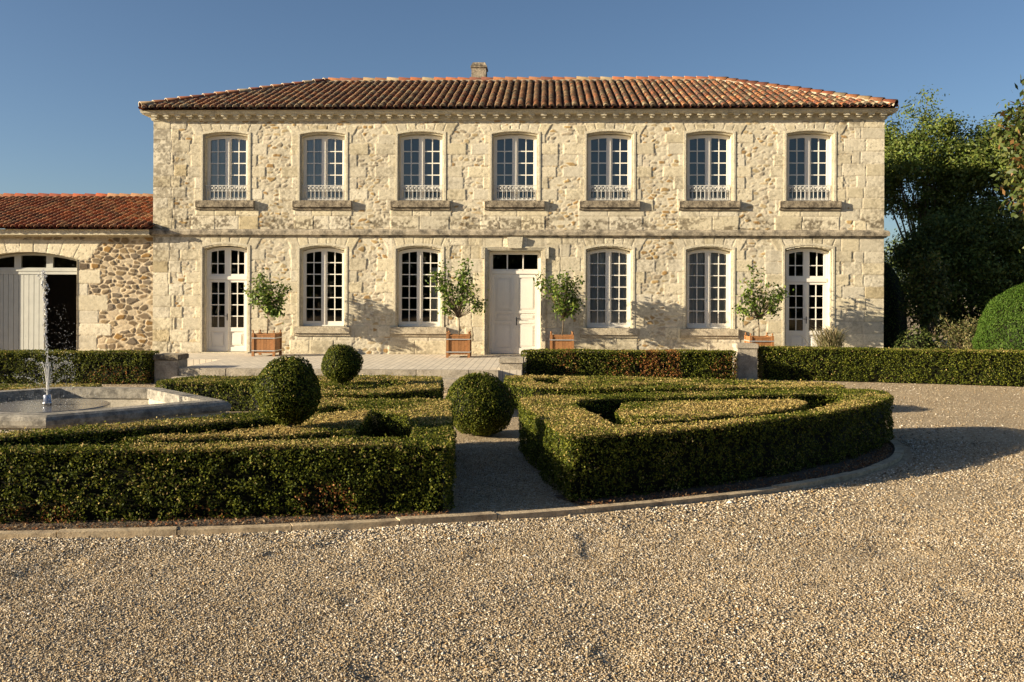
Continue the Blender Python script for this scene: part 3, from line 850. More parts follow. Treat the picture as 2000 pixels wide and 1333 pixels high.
# corner quoins
for (zz0, zz1) in ((TZ, 3.8), (3.97, ZT)):
    z = zz0; j = 0
    while z < zz1 - .02:
        h_ = min(CH * random.uniform(.92, 1.08), zz1 - z)
        if zz1 - z - h_ < .12: h_ = zz1 - z
        l1 = random.uniform(.45, .62); l2 = l1 + (random.uniform(.35, .6) if j % 2 else random.uniform(.05, .3))
        blocks.append((XL - .05, XL + l1, z, z + h_)); blocks.append((XL + l1, XL + l2, z, z + h_))
        l1 = random.uniform(.5, .7); l2 = l1 + (random.uniform(.45, .7) if j % 2 else random.uniform(.15, .4))
        blocks.append((XR - l1, XR + .05, z, z + h_)); blocks.append((XR - l2, XR - l1, z, z + h_))
        z += h_; j += 1
holes = [(cx, HWO - .03, U0, US, UR) for cx in UPX]
holes += [(cx, HWO - .03, TZ - 1 if i in (0, 6) else L0, LS, LR) for i, cx in enumerate(LOX) if i != 3]
holes += [(dx, 0.76, TZ - 1, 3.40, 0.0)]
def st_course(X, Z):
    n_ = fbm(X * 2.2, Z * 5, 91, 4); f = fbm(X * 16, Z * 16, 92, 3)
    return 0.9 * sstep(0.1, 0.8, np.clip((4.55 - Z) / 0.55, 0, 1) * 1.5 * sstep(0.36, 0.60, n_)) * (Z > 3.95) * sstep(0.36, 0.56, f) + 0.35 * sstep(0.56, 0.72, n_) * sstep(.45, .6, f) * (Z > 3.95)
def st_left(X, Z):
    f = fbm(X * 14, Z * 14, 93, 3); n_ = fbm(X * 1.2, Z * 1.5, 94, 3)
    return 0.6 * (1 - sstep(XL + .3, XL + 2.2, X)) * sstep(0.38, 0.60, n_) * sstep(.44, .6, f)
def st_base(X, Z):
    f = fbm(X * 12, Z * 12, 95, 3); n_ = fbm(X * .8, Z * 2, 96, 3)
    return 0.65 * (1 - sstep(.35, 1.0, Z)) * sstep(.45, .65, n_) * sstep(.38, .58, f)
def st_corner(X, Z):
    f = fbm(X * 10, Z * 10, 97, 3)
    return 0.8 * sstep(7.0, 8.8, X) * sstep(6.7, 7.2, Z) * sstep(.45, .6, f) * (X < 9.2)
def st_grey(X, Z):
    return 0.42 * sstep(.46, .70, fbm(X * .9, Z * 1.3, 131, 4)) * sstep(.40, .62, fbm(X * 18, Z * 18, 132, 3)) + 0.10 * sstep(.5, .75, fbm(X * .45, Z * .6, 133, 3))
def st_run(X, Z):
    f = fbm(X * 9, Z * 0.9, 98, 3)
    return 0.35 * sstep(.60, .72, f) * sstep(2.2, 3.8, Z) * (Z < 3.85)
lay_wall("wall", XL, XR, TZ - 0.05, ZT, D, 0.02, blocks, holes, house,
         dict(cell=(0.215, 0.10), seed=5, mort=0.13, show=0.66, vis=0.85, rel=0.012, mortar=(0.635, 0.575, 0.445),
              pal=[(0.56, 0.46, 0.31), (0.60, 0.52, 0.40), (0.46, 0.35, 0.19), (0.52, 0.41, 0.25), (0.58, 0.49, 0.36), (0.62, 0.54, 0.42), (0.36, 0.20, 0.055), (0.46, 0.39, 0.30), (0.36, 0.295, 0.21), (0.43, 0.275, 0.10)]),
         [st_course, st_left, st_base, st_corner, st_run, st_grey]).matrix_parent_inverse = HP

# side and rear walls, dark rooms
b_ = MB()
b_.box(XL, XL + .4, D + .01, D + 8.8, TZ - .3, 7.40)
b_.box(XR - .4, XR, D + .01, D + 8.8, TZ - .3, 7.40)
b_.box(XL + .4, XR - .4, D + 8.4, D + 8.8, TZ - .3, 7.40)
hp(b_.build("side_wall", M['trim'], house))
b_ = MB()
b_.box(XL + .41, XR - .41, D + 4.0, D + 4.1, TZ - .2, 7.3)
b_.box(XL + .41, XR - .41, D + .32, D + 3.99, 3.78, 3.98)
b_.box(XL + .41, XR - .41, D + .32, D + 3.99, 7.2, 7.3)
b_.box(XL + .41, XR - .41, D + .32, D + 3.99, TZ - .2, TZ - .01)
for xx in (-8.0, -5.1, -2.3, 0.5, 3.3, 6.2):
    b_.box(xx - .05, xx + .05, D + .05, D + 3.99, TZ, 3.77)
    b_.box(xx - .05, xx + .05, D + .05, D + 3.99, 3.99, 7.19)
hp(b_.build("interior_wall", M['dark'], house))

# profile swept along the front with returns
def sweep_front(name, prof, m, parent, x0, x1, ret=3.0, y0=D, closed=True, returns=(True, True)):
    b = MB(); st = []
    for o, z in prof:
        l_ = x0 - (o if returns[0] else 0); r_ = x1 + (o if returns[1] else 0)
        st.append([(l_, y0 + ret, z), (l_, y0 - o, z), (r_, y0 - o, z), (r_, y0 + ret, z)])
    segs = [1] + ([0] if returns[0] else []) + ([2] if returns[1] else [])
    nseg = 60
    for i in range(len(prof) - 1):
        for k in segs:
            A, B, C_, E_ = st[i][k], st[i][k + 1], st[i + 1][k + 1], st[i + 1][k]
            b.quad(A, B, C_, E_)
    return b.build(name, m, parent)
hp(sweep_front("string_course", [(0, 3.78), (0.05, 3.79), (0.06, 3.83), (0.12, 3.84), (0.125, 3.95), (0.10, 3.99), (0.0, 4.02)], M['lichen'], house, XL, XR))
corn = [(0.0, 7.20), (0.045, 7.205), (0.05, 7.23), (0.06, 7.235), (0.06, 7.355), (0.245, 7.36), (0.25, 7.385), (0.275, 7.395), (0.285, 7.45), (0.30, 7.46), (0.30, 7.478), (0.0, 7.52)]
hp(sweep_front("cornice", corn, M['trim'], house, XL, XR, 8.8))
md = MB()
md.box(-.085, .085, -.225, -.055, 7.30, 7.3595)
md.box(-.05, .05, -.165, -.056, 7.245, 7.2995)
md_me = md.mesh("modillion", M['trim'])
cornice = [o for o in house.children if o.name.startswith('cornice')][0]
n_mod = 62
for i in range(n_mod):
    ob("modillion", md_me, cornice, (XL + 0.10 + (XR - XL - 0.20) * i / (n_mod - 1), D, 0))

# ---- roof tiles
TPAL = np.array([(0.31, 0.105, 0.045), (0.25, 0.085, 0.045), (0.19, 0.075, 0.05), (0.36, 0.15, 0.065), (0.38, 0.26, 0.14), (0.34, 0.26, 0.16), (0.15, 0.085, 0.055), (0.27, 0.12, 0.06), (0.11, 0.075, 0.055)])
TPW = np.array([.15, .15, .14, .09, .09, .07, .12, .09, .10])
def tile_slope(O, U, Vd, width, run, slope, hipL, hipR, pitch=0.222, rowp=0.225, seed=1, dark=0.0):
    """O eave corner; U along the eave; Vd plan direction up the slope. Returns verts, faces, colours"""
    rg = np.random.default_rng(seed)
    O = np.array(O, float); U = np.array(U, float); Vd = np.array(Vd, float)
    up = np.array([0, 0, 1.0]); ca = math.cos(math.atan(slope)); sa = math.sin(math.atan(slope))
    T = Vd * ca + up * sa; N = -Vd * sa + up * ca
    VV, FF, CC = [], [], []; b = 0
    slen = run / ca
    nc = int(width / pitch)
    for i in range(nc):
        x = (i + 0.5) * width / nc
        lim = run
        if hipL: lim = min(lim, x * run / hipL)
        if hipR: lim = min(lim, (width - x) * run / hipR)
        sl_ = lim / ca
        s = -0.05 + rg.uniform(-.015, .015); first = True; colb = rg.uniform(0.85, 1.1)
        while s < sl_:
            ln = min(0.36, sl_ - s + 0.10)
            r0 = 0.083 + rg.uniform(-.005, .005); r1 = 0.066
            jx = rg.uniform(-.010, .010); lift0 = 0.062 + rg.uniform(0, .010); lift1 = 0.036
            ang = np.linspace(0, math.pi, 7)
            rings = []
            for (ss, r, lf) in ((s, r0 - 0.016, lift0), (s, r0, lift0), (s + ln, r1, lift1)):
                rings.append(O + U * (x + jx) + T * ss + N * lf + (np.cos(ang) * r)[:, None] * U + (np.sin(ang) * r * 0.95)[:, None] * N)
            k = rg.choice(9, p=TPW); c = TPAL[k] * rg.uniform(.8, 1.2) * colb
            if rg.random() < 0.12: c = c * 0.5 + np.array([0.10, 0.085, 0.065]) * 0.5
            rim = rg.uniform(.6, 1.3); VV.append(np.concatenate(rings))
            for a in range(2):
                for j in range(6):
                    FF.append((b + a * 7 + j, b + a * 7 + j + 1, b + (a + 1) * 7 + j + 1, b + (a + 1) * 7 + j))
                    CC.append(c * .45 + np.array([0.34, 0.265, 0.17]) * .45 * rim if a == 0 else c)
            b += 21
            if first:      # mortar plug in the eave tile
                VV.append(O + U * (x + jx) + T * (s + 0.04) + N * lift0 + np.concatenate([(np.cos(ang) * (r0 - .012))[:, None] * U + (np.sin(ang) * (r0 - .012))[:, None] * N]))
                for j in range(1, 6): FF.append((b, b + j, b + j + 1, b + j + 1)); CC.append(np.array([0.33, 0.28, 0.22]) * rg.uniform(.6, 1.2))
                b += 7; first = False
            # channel tile beside it
            if sl_ - s > 0.15:
                xc = x + 0.5 * width / nc
                an2 = np.linspace(math.pi, 2 * math.pi, 5)
                for (ss, lf) in ((s - 0.01, 0.072), (s + ln, 0.058)):
                    VV.append(O + U * xc + T * ss + N * lf + (np.cos(an2) * 0.085)[:, None] * U + (np.sin(an2) * 0.06)[:, None] * N)
                c2 = TPAL[rg.choice(9, p=TPW)] * 0.75
                for j in range(4): FF.append((b + j, b + j + 1, b + 6 + j, b + 5 + j)); CC.append(c2)
                b += 10
            s += rowp * rg.uniform(.95, 1.05)
    return np.concatenate(VV), np.array(FF), np.array(CC)

def ridge_line(A, B, seed, r=0.11):
    rg = np.random.default_rng(seed)
    A = np.array(A, float); B = np.array(B, float); d = B - A; L_ = np.linalg.norm(d); d /= L_
    side = np.cross(d, [0, 0, 1.0]); side /= np.linalg.norm(side); nn = np.cross(side, d)
    VV, FF, CC = [], [], []; b = 0; s = 0
    ang = np.linspace(-0.15, math.pi + .15, 8)
    while s < L_ - 0.05:
        ln = min(0.46, L_ - s); r0 = r * rg.uniform(.95, 1.08); c = TPAL[rg.choice([0, 1, 2, 3, 4, 5, 7])] * rg.uniform(.65, .95)
        for ss, rr, lf in ((s, r0 - .02, .02), (s, r0, .02), (s + ln, r0 * .80, .0)):
            VV.append(A + d * ss + nn * (lf + 0.03) + (np.cos(ang) * rr)[:, None] * side + (np.sin(ang) * rr)[:, None] * nn)
        for a in range(2):
            for j in range(7): FF.append((b + a * 8 + j, b + a * 8 + j + 1, b + a * 8 + 9 + j, b + a * 8 + 8 + j)); CC.append(c if a else np.array([0.50, 0.42, 0.31]))
        b += 24
        s += 0.40
    # mortar bedding
    for sd in (-1, 1):
        VV.append(np.array([A + side * sd * r * .90 + nn * 0.045, B + side * sd * r * .90 + nn * 0.045, B + side * sd * r * 1.06 - nn * .045, A + side * sd * r * 1.06 - nn * .045]))
        FF.append((b, b + 1, b + 2, b + 3)); CC.append(np.array([0.40, 0.33, 0.24])); b += 4
    return np.concatenate(VV), np.array(FF), np.array(CC)

def join(parts):
    o = 0; V, F_, C = [], [], []
    for v, f, c in parts:
        V.append(v); F_.append(f + o); C.append(c); o += len(v)
    return np.concatenate(V), np.concatenate(F_), np.concatenate(C)

EY, EZ = D - 0.36, 7.485
EXL, EXR = -11.82, 9.90
RUN, SLP = 4.5, 0.386
RXL, RXR = -7.38, 5.70
RY, RZ = EY + RUN, EZ + RUN * SLP
BY = EY + 2 * RUN
def slab(name, polys, m, parent):
    b = MB()
    for p in polys:
        k = len(b.v); b.v += p; b.f.append(tuple(range(k, k + len(p))))
    return b
sl_b = slab("roof", [[(EXL, EY, EZ), (EXR, EY, EZ), (RXR, RY, RZ), (RXL, RY, RZ)], [(EXL, BY, EZ), (EXL, EY, EZ), (RXL, RY, RZ)], [(EXR, EY, EZ), (EXR, BY, EZ), (RXR, RY, RZ)], [(EXR, BY, EZ), (EXL, BY, EZ), (RXL, RY, RZ), (RXR, RY, RZ)],
                     [(EXL, EY, EZ - .02), (EXL, BY, EZ - .02), (EXR, BY, EZ - .02), (EXR, EY, EZ - .02)]], None, None)
slv = np.array(sl_b.v)
slf = np.array([f if len(f) == 4 else (*f, f[-1]) for f in sl_b.f])
sl_quads = np.array([f for f in sl_b.f if len(f) == 4]); sl_tris = np.array([f for f in sl_b.f if len(f) == 3])
hl = RXL - EXL; hr = EXR - RXR
t_parts = [tile_slope((EXL, EY, EZ), (1, 0, 0), (0, 1, 0), EXR - EXL, RUN, SLP, hl, hr, seed=3),
           tile_slope((EXL, BY, EZ), (0, -1, 0), (1, 0, 0), 2 * RUN, hl, SLP * RUN / hl, RUN, RUN, seed=4),
           tile_slope((EXR, EY, EZ), (0, 1, 0), (-1, 0, 0), 2 * RUN, hr, SLP * RUN / hr, RUN, RUN, seed=5),
           ridge_line((RXL, RY, RZ + .06), (RXR, RY, RZ + .06), 6),
           ridge_line((EXL - .02, EY - .02, EZ + .06), (RXL, RY, RZ + .07), 7), ridge_line((EXR + .02, EY - .02, EZ + .06), (RXR, RY, RZ + .07), 8)]
tv, tf, tc_ = join(t_parts)
k = len(tv)
tmask = tf[:, 2] == tf[:, 3]
roof_me = np_mesh("roof", np.concatenate([tv, slv]), [tf[~tmask], tf[tmask][:, :3], sl_quads + k, sl_tris + k], M['tile'],
                  fcol=np.concatenate([tc_[~tmask], tc_[tmask], np.tile([0.10, 0.06, 0.04], (len(sl_b.f), 1))]))
roof = hp(ob("roof", roof_me, house))
c_ = MB(); c_.box(-2.54, -2.04, 31.25, 31.85, 9.0, 9.80)
ch = c_.build("chimney", M['lichen'], roof, bevel=0.01); ch.matrix_parent_inverse = Matrix.Identity(4)
c_ = MB(); c_.box(-2.57, -2.01, 31.22, 31.88, 9.802, 9.87)
c_.hexa([(-2.56, 31.23, 9.871), (-2.02, 31.23, 9.871), (-2.02, 31.87, 9.871), (-2.56, 31.87, 9.871), (-2.50, 31.30, 10.0), (-2.08, 31.30, 10.0), (-2.08, 31.8, 10.0), (-2.50, 31.8, 10.0)])
cc_ = c_.build("chimney_cap", M['sill'], roof, bevel=0.008)

# ---- windows and doors (local: x centred, y into the wall, z up)
HWI = 0.63
def arch_fn(zs, rise, hw=HWI): return lambda x: zs + rise * (1 - min(1, abs(x) / hw) ** 2)
def vbar(b, x0, x1, y0, y1, z0, fa):
    if callable(fa): za, zb = fa(x0), fa(x1)
    else: za = zb = fa
    b.hexa([(x0, y0, z0), (x1, y0, z0), (x1, y1, z0), (x0, y1, z0), (x0, y0, za), (x1, y0, zb), (x1, y1, zb), (x0, y1, za)])
def head(b, xa, xb, y0, y1, f, t, n=10):
    for i in range(n):
        x0 = xa + (xb - xa) * i / n; x1 = xa + (xb - xa) * (i + 1) / n
        b.hexa([(x0, y0, f(x0) - t), (x1, y0, f(x1) - t), (x1, y1, f(x1) - t), (x0, y1, f(x0) - t), (x0, y0, f(x0)), (x1, y0, f(x1)), (x1, y1, f(x1)), (x0, y1, f(x0))])
FY0, FY1 = 0.20, 0.27
def casement(zs, rise, muntins, zbot, name):
    f = arch_fn(zs, rise); b = MB()
    for s in (-1, 1):
        vbar(b, *sorted((s * .63, s * .535)), FY0, FY1, 0.0, lambda x: f(x) - .004)
        vbar(b, *sorted((s * .300, s * .328)), FY0 + .015, FY1 - .01, zbot, lambda x: f(x) - .06)
    vbar(b, -.088, .088, FY0 + .004, FY1, 0.0, lambda x: f(x) - .006)
    vbar(b, -.034, .034, FY0 - .028, FY0 + .003, 0.05, lambda x: f(x) - .12)
    head(b, -.534, -.089, FY0, FY1 - .002, f, .10, 6); head(b, .089, .534, FY0, FY1 - .002, f, .10, 6)
    for s in (-1, 1):
        x0, x1 = sorted((s * .089, s * .534))
        b.box(x0, x1, FY0, FY1, 0.0, zbot)
        for z in muntins: b.box(x0, x1, FY0 + .012, FY1 - .012, z - .014, z + .014)
    b.box(-.60, .60, FY0 - .045, FY0 - .001, 0.005, 0.045)
    return b.mesh(name, M['white'])
def pane_mesh(zs, rise, z0, name, m):
    f = arch_fn(zs, rise); b = MB(); n_ = 8
    for i in range(n_):
        x0 = -.54 + 1.08 * i / n_; x1 = -.54 + 1.08 * (i + 1) / n_
        b.quad((x0, FY0 + .035, z0), (x1, FY0 + .035, z0), (x1, FY0 + .035, f(x1) - .07), (x0, FY0 + .035, f(x0) - .07))
    me = bpy.data.meshes.new(name); me.from_pydata(b.v, [], b.f); me.materials.append(m)
    return me
def surround_mesh(zs, rise, zbase, name):
    """moulded stone rebate round an opening"""
    b = MB(); prof = [(.115, .02), (.115, -.040), (.052, -.040), (.045, -.03), (.045, .030), (0.0, .034), (0.0, .32)]
    f = arch_fn(zs, rise); path = [(-HWI, zbase, -1, 0)]
    path.append((-HWI, zs, -1, .0))
    n_ = 14
    for i in range(n_ + 1):
        x = -HWI + 2 * HWI * i / n_
        path.append((x, f(x), 0, 1))
    path += [(HWI, zs, 1, 0), (HWI, zbase, 1, 0)]
    ring = []
    for j, (x, z, nx_, nz_) in enumerate(path):
        row = []
        for o, y in prof:
            if 2 <= j <= n_ + 2:     # arch: scale x so the outer arch is wider
                row.append((x * (HWI + o) / HWI, y, z + o))
            elif j in (1, n_ + 3):
                row.append((x + nx_ * o, y, z + o * 0.999))
            else: row.append((x + nx_ * o, y, z))
        ring.append(row)
    for j in range(len(ring) - 1):
        for k_ in range(len(prof) - 1):
            b.quad(ring[j][k_], ring[j + 1][k_], ring[j + 1][k_ + 1], ring[j][k_ + 1])
    return b.mesh(name, M['trim'])
def railing_mesh():
    b = MB(); y0, y1 = -.005, .018
    for z, h_ in ((0.445, .018), (0.285, .014), (0.03, .016)): b.box(-.625, .625, y0 - .004, y1 + .004, z, z + h_)
    n_ = 10
    for i in range(n_ + 1):
        x = -.60 + 1.20 * i / n_
        b.box(x - .008, x + .008, y0, y1, .046, .284); b.box(x - .007, x + .007, y0, y1, .2995, .4445)
    for i in range(n_):
        xa = -.592 + 1.20 * i / n_; xb = xa + .104
        for (p, q) in (((xa, .300), (xb, .444)), ((xa, .444), (xb, .300))):
            b.tube([(p[0], .006, p[1]), (q[0], .006, q[1])], .0065, 4)
        cx = (xa + xb) / 2
        b.box(cx - .020, cx + .020, -.008, .020, .350, .394)
        pts = [(cx + .052 * math.cos(a), .006, .047 + .045 * math.sin(a)) for a in np.linspace(0, math.pi, 6)]
        b.tube(pts, .006, 4)
    return b.mesh("balcony_railing", M['railwhite'])
def curtain_mesh(xa, xb, z0, z1, seed):
    rg = random.Random(seed); n_ = 26; b = MB(); ph = rg.uniform(0, 6)
    P = []
    for i in range(n_ + 1):
        x = xa + (xb - xa) * i / n_
        P.append((x, .315 + .018 * math.sin(x * 42 + ph) + .010 * math.sin(x * 91 + 2 * ph)))
    for i in range(n_): b.quad((P[i][0], P[i][1], z0), (P[i + 1][0], P[i + 1][1], z0), (P[i + 1][0], P[i + 1][1], z1), (P[i][0], P[i][1], z1))
    return b.mesh("curtain", M['curtain'], True)
def sill_mesh(hw, seed, m=None):
    b = MB(); rg = random.Random(seed)
    b.box(-hw, hw, -.135, .19, -.20, -.003)
    b.box(-hw - .01, hw + .01, -.075, .0, -.275, -.201)
    return b.mesh("window_sill", m or M['sill'], bevel=.008)

up_frame = casement(1.90, 0.06, [0.43, 0.78, 1.13, 1.48], 0.09, "window")
up_pane = pane_mesh(1.90, 0.06, 0.05, "pane", M['glass_up'])
lo_frame = casement(2.22, 0.10, [0.505, 0.85, 1.195, 1.54, 1.885], 0.15, "window")
lo_pane = pane_mesh(2.22, 0.10, 0.1, "pane", M['glass_lo'])
up_sur = surround_mesh(1.90, 0.08, 0.0, "window_surround")
lo_sur = surround_mesh(2.24, 0.10, 0.0, "window_surround")
rail = railing_mesh()
sill_u = sill_mesh(0.87, 1); sill_l = sill_mesh(0.83, 2, m_stone('pale_sill_stone', (0.58, 0.51, 0.39), (0.36, 0.31, 0.235), .55, 5, bmp=.7))
def win(cx, z0, frame, pane, sur, sill, rl, curtains):
    w = ob("window", frame, house, (cx, D, z0)); w.matrix_parent_inverse = HP
    ob("pane", pane, w); ob("window_surround", sur, w); ob("window_sill", sill, w)
    if rl: ob("balcony_railing", rl, w, (0, .04, 0))
    for c in curtains: ob("curtain", curtain_mesh(*c), w)
for i, cx in enumerate(UPX):
    cu = {0: [(-.60, -.12, -.05, 2.0, 1), (.05, .58, -.05, 2.0, 2)], 1: [(-.60, .0, -.05, 2.0, 3), (.04, .60, -.05, 2.0, 4)]}.get(i, [])
    win(cx, U0, up_frame, up_pane, up_sur, sill_u, rail, cu)
for i, cx in enumerate(LOX):
    if i in (0, 3, 6): continue
    cu = {2: [(.32, .62, -.05, 1.75, 5)], 4: [(-.60, -.02, -.05, 2.35, 6), (.1, .60, -.05, 2.35, 7)], 5: [(-.60, -.10, -.05, 2.35, 8), (.06, .60, -.05, 2.35, 9)]}.get(i, [])
    win(cx, L0, lo_frame, lo_pane, lo_sur, sill_l, None, cu)

# french doors: transom light over two glazed leaves
DZ = TZ + 0.03
DS = LS - DZ - 0.03
fd = MB(); f = arch_fn(DS, 0.10)
for s in (-1, 1):
    vbar(fd, *sorted((s * .63, s * .575)), FY0 - .01, FY1, 0.0, lambda x: f(x) - .004)
fd.box(-.574, .574, FY0 - .03, FY1, 2.14, 2.24)
for s in (-1, 1):
    vbar(fd, *sorted((s * .574, s * .50)), FY0, FY1, 2.241, lambda x: f(x) - .01)
    vbar(fd, *sorted((s * .295, s * .322)), FY0 + .015, FY1 - .01, 2.31, lambda x: f(x) - .06)
    x0, x1 = sorted((s * .091, s * .499))
    fd.box(x0, x1, FY0, FY1, 2.241, 2.31); fd.box(x0, x1, FY0 + .012, FY1 - .012, 2.60, 2.627)
    head(fd, x0, x1, FY0, FY1 - .002, f, .10, 6)
vbar(fd, -.09, .09, FY0 - .004, FY1, 2.241, lambda x: f(x) - .006)
fd_me = fd.mesh("french_door", M['white'])
fl = MB()      # one leaf, x 0..0.57
fl.box(0.004, .085, FY0, FY1, .01, 2.135); fl.box(.49, .57, FY0, FY1, .01, 2.135)
fl.box(.0855, .4895, FY0, FY1, .01, .14); fl.box(.0855, .4895, FY0, FY1, .60, .72); fl.box(.0855, .4895, FY0, FY1, 2.06, 2.135)
fl.box(.0855, .4895, FY0 + .03, FY1 - .01, .1405, .5995)
fl.box(.13, .445, FY0 + .012, FY0 + .029, .19, .55)
fl.box(.165, .41, FY0 + .002, FY0 + .0115, .225, .515)
fl.box(.274, .301, FY0 + .015, FY1 - .012, .7205, 2.0595)
for z in (1.055, 1.39, 1.725): fl.box(.0857, .4893, FY0 + .0125, FY1 - .0125, z - .014, z + .014)
leafR = fl.mesh("door_leaf", M['white'])
fl2 = MB(); fl2.v = [(-x, y, z) for x, y, z in fl.v]; fl2.f = list(fl.f)
fl2.box(-.03, .03, FY0 - .022, FY0 - .001, .03, 2.12)
leafL = fl2.mesh("door_leaf", M['white'])
def rect_pane(x0, x1, y, z0, z1, name="pane", m=None):
    b = MB(); b.quad((x0, y, z0), (x1, y, z0), (x1, y, z1), (x0, y, z1))
    me = bpy.data.meshes.new(name); me.from_pydata(b.v, [], b.f); me.materials.append(m or M['glass_lo']); return me
pR = rect_pane(.08, .50, FY0 + .036, .70, 2.08); pL = rect_pane(-.50, -.08, FY0 + .036, .70, 2.08)
fd_pane = MB()
for i in range(8):
    x0 = -.51 + 1.02 * i / 8; x1 = x0 + 1.02 / 8
    fd_pane.quad((x0, FY0 + .036, 2.28), (x1, FY0 + .036, 2.28), (x1, FY0 + .036, f(x1) - .07), (x0, FY0 + .036, f(x0) - .07))
fdp = bpy.data.meshes.new("transom_pane"); fdp.from_pydata(fd_pane.v, [], fd_pane.f); fdp.materials.append(M['glass_lo'])
fd_sur = surround_mesh(DS + .02, 0.10, 0.0, "door_surround")
hd = MB(); hd.box(-.012, .012, FY0 - .03, FY0 - .023, .93, 1.13); hd.tube([(0, FY0 - .03, 1.06), (0, FY0 - .06, 1.06), (-.10, FY0 - .06, 1.06)], .009, 6)
hd_me = hd.mesh("handle", M['iron'])
stp = MB(); stp.box(-.70, .70, -.06, .30, -.10, -.003)
stp_me = stp.mesh("door_step", M['trim'], bevel=.006)
for cx in (LOX[0], LOX[6]):
    d_ = ob("french_door", fd_me, house, (cx, D, DZ)); d_.matrix_parent_inverse = HP
    for me_, nm in ((leafL, "door_leaf"), (leafR, "door_leaf"), (pL, "pane"), (pR, "pane"), (fdp, "transom_pane"), (fd_sur, "door_surround"), (hd_me, "handle"), (stp_me, "door_step")):
        ob(nm, me_, d_)

# front door
fdz = DZ - .02
b = MB()
for s in (-1, 1):
    b.box(*sorted((s * .755, s * .69)), .20, .30, 0, 3.02)
b.box(-.689, .689, .19, .30, 2.36, 2.46)
b.box(-.689, .689, .205, .30, 2.93, 3.02)
for s in (-1, 1): b.box(*sorted((s * .215, s * .25)), .215, .285, 2.461, 2.929); 
for s in (-1, 1): b.box(*sorted((s * .66, s * .688)), .21, .29, 2.461, 2.929)
for x0, x1 in ((-.659, -.251), (-.214, .214), (.251, .659)): b.box(x0, x1, .21, .29, 2.461, 2.50)
front = ob("front_door", b.mesh("front_door", M['white'], bevel=.004), house, (dx, D, fdz)); front.matrix_parent_inverse = HP
def leaf_door(s):
    b = MB(); a0, a1 = (.004, .688)
    def bx(x0, x1, y0, y1, z0, z1): b.box(*sorted((s * x0, s * x1)), y0, y1, z0, z1)
    bx(a0, .10, .22, .28, .01, 2.355); bx(.59, a1, .22, .28, .01, 2.355)
    for z0, z1 in ((.01, .18), (.90, .985), (1.20, 1.285), (2.25, 2.355)): bx(.1005, .5895, .22, .28, z0, z1)
    for z0, z1 in ((.1805, .8995), (.9855, 1.1995), (1.2855, 2.2495)):
        bx(.1005, .5895, .240, .275, z0, z1)
        bx(.135, .555, .231, .2395, z0 + .035, z1 - .035)
        bx(.165, .525, .225, .2285, z0 + .065, z1 - .065)
    if s < 0: b.box(-.025, .03, .205, .219, .02, 2.35)
    return b.mesh("door_leaf", M['white'], bevel=.003)
lf = ob("door_leaf", leaf_door(-1), front); ob("door_leaf", leaf_door(1), front)
h_ = MB(); h_.tube([(.045, .219, 1.04), (.045, .17, 1.04), (.18, .165, 1.04)], .011, 6); h_.box(.03, .06, .212, .219, .85, 1.08)
ob("handle", h_.mesh("handle", M['iron']), front)
ob("transom_pane", rect_pane(-.67, .67, .25, 2.48, 2.94, "transom_pane"), front)
b = MB()       # moulded stone architrave with ears
def arch_ring(w0, w1, y, zt0, zt1):
    for s in (-1, 1): b.box(*sorted((s * w0, s * w1)), y, .0 if y < -.045 else .29, -.02, zt0)
    b.box(-w1, w1, y, .0 if y < -.045 else .29, zt0 + .0005, zt1)
arch_ring(.755, .80, -.030, 3.025, 3.06)
arch_ring(.801, .865, -.062, 3.061, 3.11)
arch_ring(.866, .90, -.085, 3.111, 3.15)
for s in (-1, 1): b.box(*sorted((s * .901, s * .99)), -.085, 0, 2.80, 3.15)
b.hexa([(-.20, -.11, 3.10), (.20, -.11, 3.10), (.20, -.0, 3.10), (-.20, -.0, 3.10), (-.235, -.135, 3.428), (.235, -.135, 3.428), (.235, -.0, 3.428), (-.235, -.0, 3.428)])
ob("door_surround", b.mesh("door_surround", M['trim'], bevel=.006), front)
b = MB(); b.box(-1.0, 1.0, -.25, .33, -.05, -.004)
ob("door_step", b.mesh("door_step", M['grey'], bevel=.01), front)

# ------------------------------------------------------------------ low outbuilding on the left
OX0, OX1 = -20.0, XL - 0.002
barn = empty("stone_outbuilding", (-15.8, D + .04, 0), "low rubble stone outbuilding with a tiled roof and an arched white barn doorway", "outbuilding")
BP = Matrix.Translation((15.8, -D - .04, 0))
ocx, ohw = -15.45, 1.545
OS, ORI = 3.10, 0.22
blocks = []
for s in (1, -1):
    z = 0.1; j = 0
    while z < OS:
        h_ = min(random.uniform(.34, .48), OS + .05 - z); w_ = (0.45 if j % 2 else 0.85) + random.uniform(-.1, .25) - (.35 if z > 2 else 0)
        blocks.append((*sorted((ocx + s * (ohw - .1), ocx + s * (ohw + w_))), z, z + h_)); z += h_; j += 1
cz = OS - 2.6; tm = math.atan2(ohw + .42, OS + .1 - cz); ed = np.linspace(-tm, tm, 10)
for i in range(9):
    a, b2 = ed[i], ed[i + 1]; xx = [ocx + math.tan(q) * (3.75 - cz) for q in (a, b2)] + [ocx + math.tan(q) * (OS - cz) for q in (a, b2)]
    blocks.append((min(xx), max(xx), OS - .02, 3.68 + random.uniform(-.03, .03), (ocx, cz, a, b2)))
o = lay_wall("wall", OX0, OX1, -0.1, 3.84, D + .04, 0.02, blocks, [(ocx, ohw - .01, -1, OS, ORI)], barn,
         dict(cell=(0.27, 0.145), seed=105, mort=0.09, show=0.88, vis=0.95, rel=0.024, mortar=(0.58, 0.48, 0.34),
              pal=[(0.22, 0.155, 0.09), (0.17, 0.125, 0.08), (0.27, 0.195, 0.11), (0.15, 0.11, 0.075), (0.36, 0.275, 0.17), (0.27, 0.155, 0.05), (0.20, 0.16, 0.12), (0.42, 0.33, 0.22), (0.24, 0.18, 0.11)]),
         [st_base])
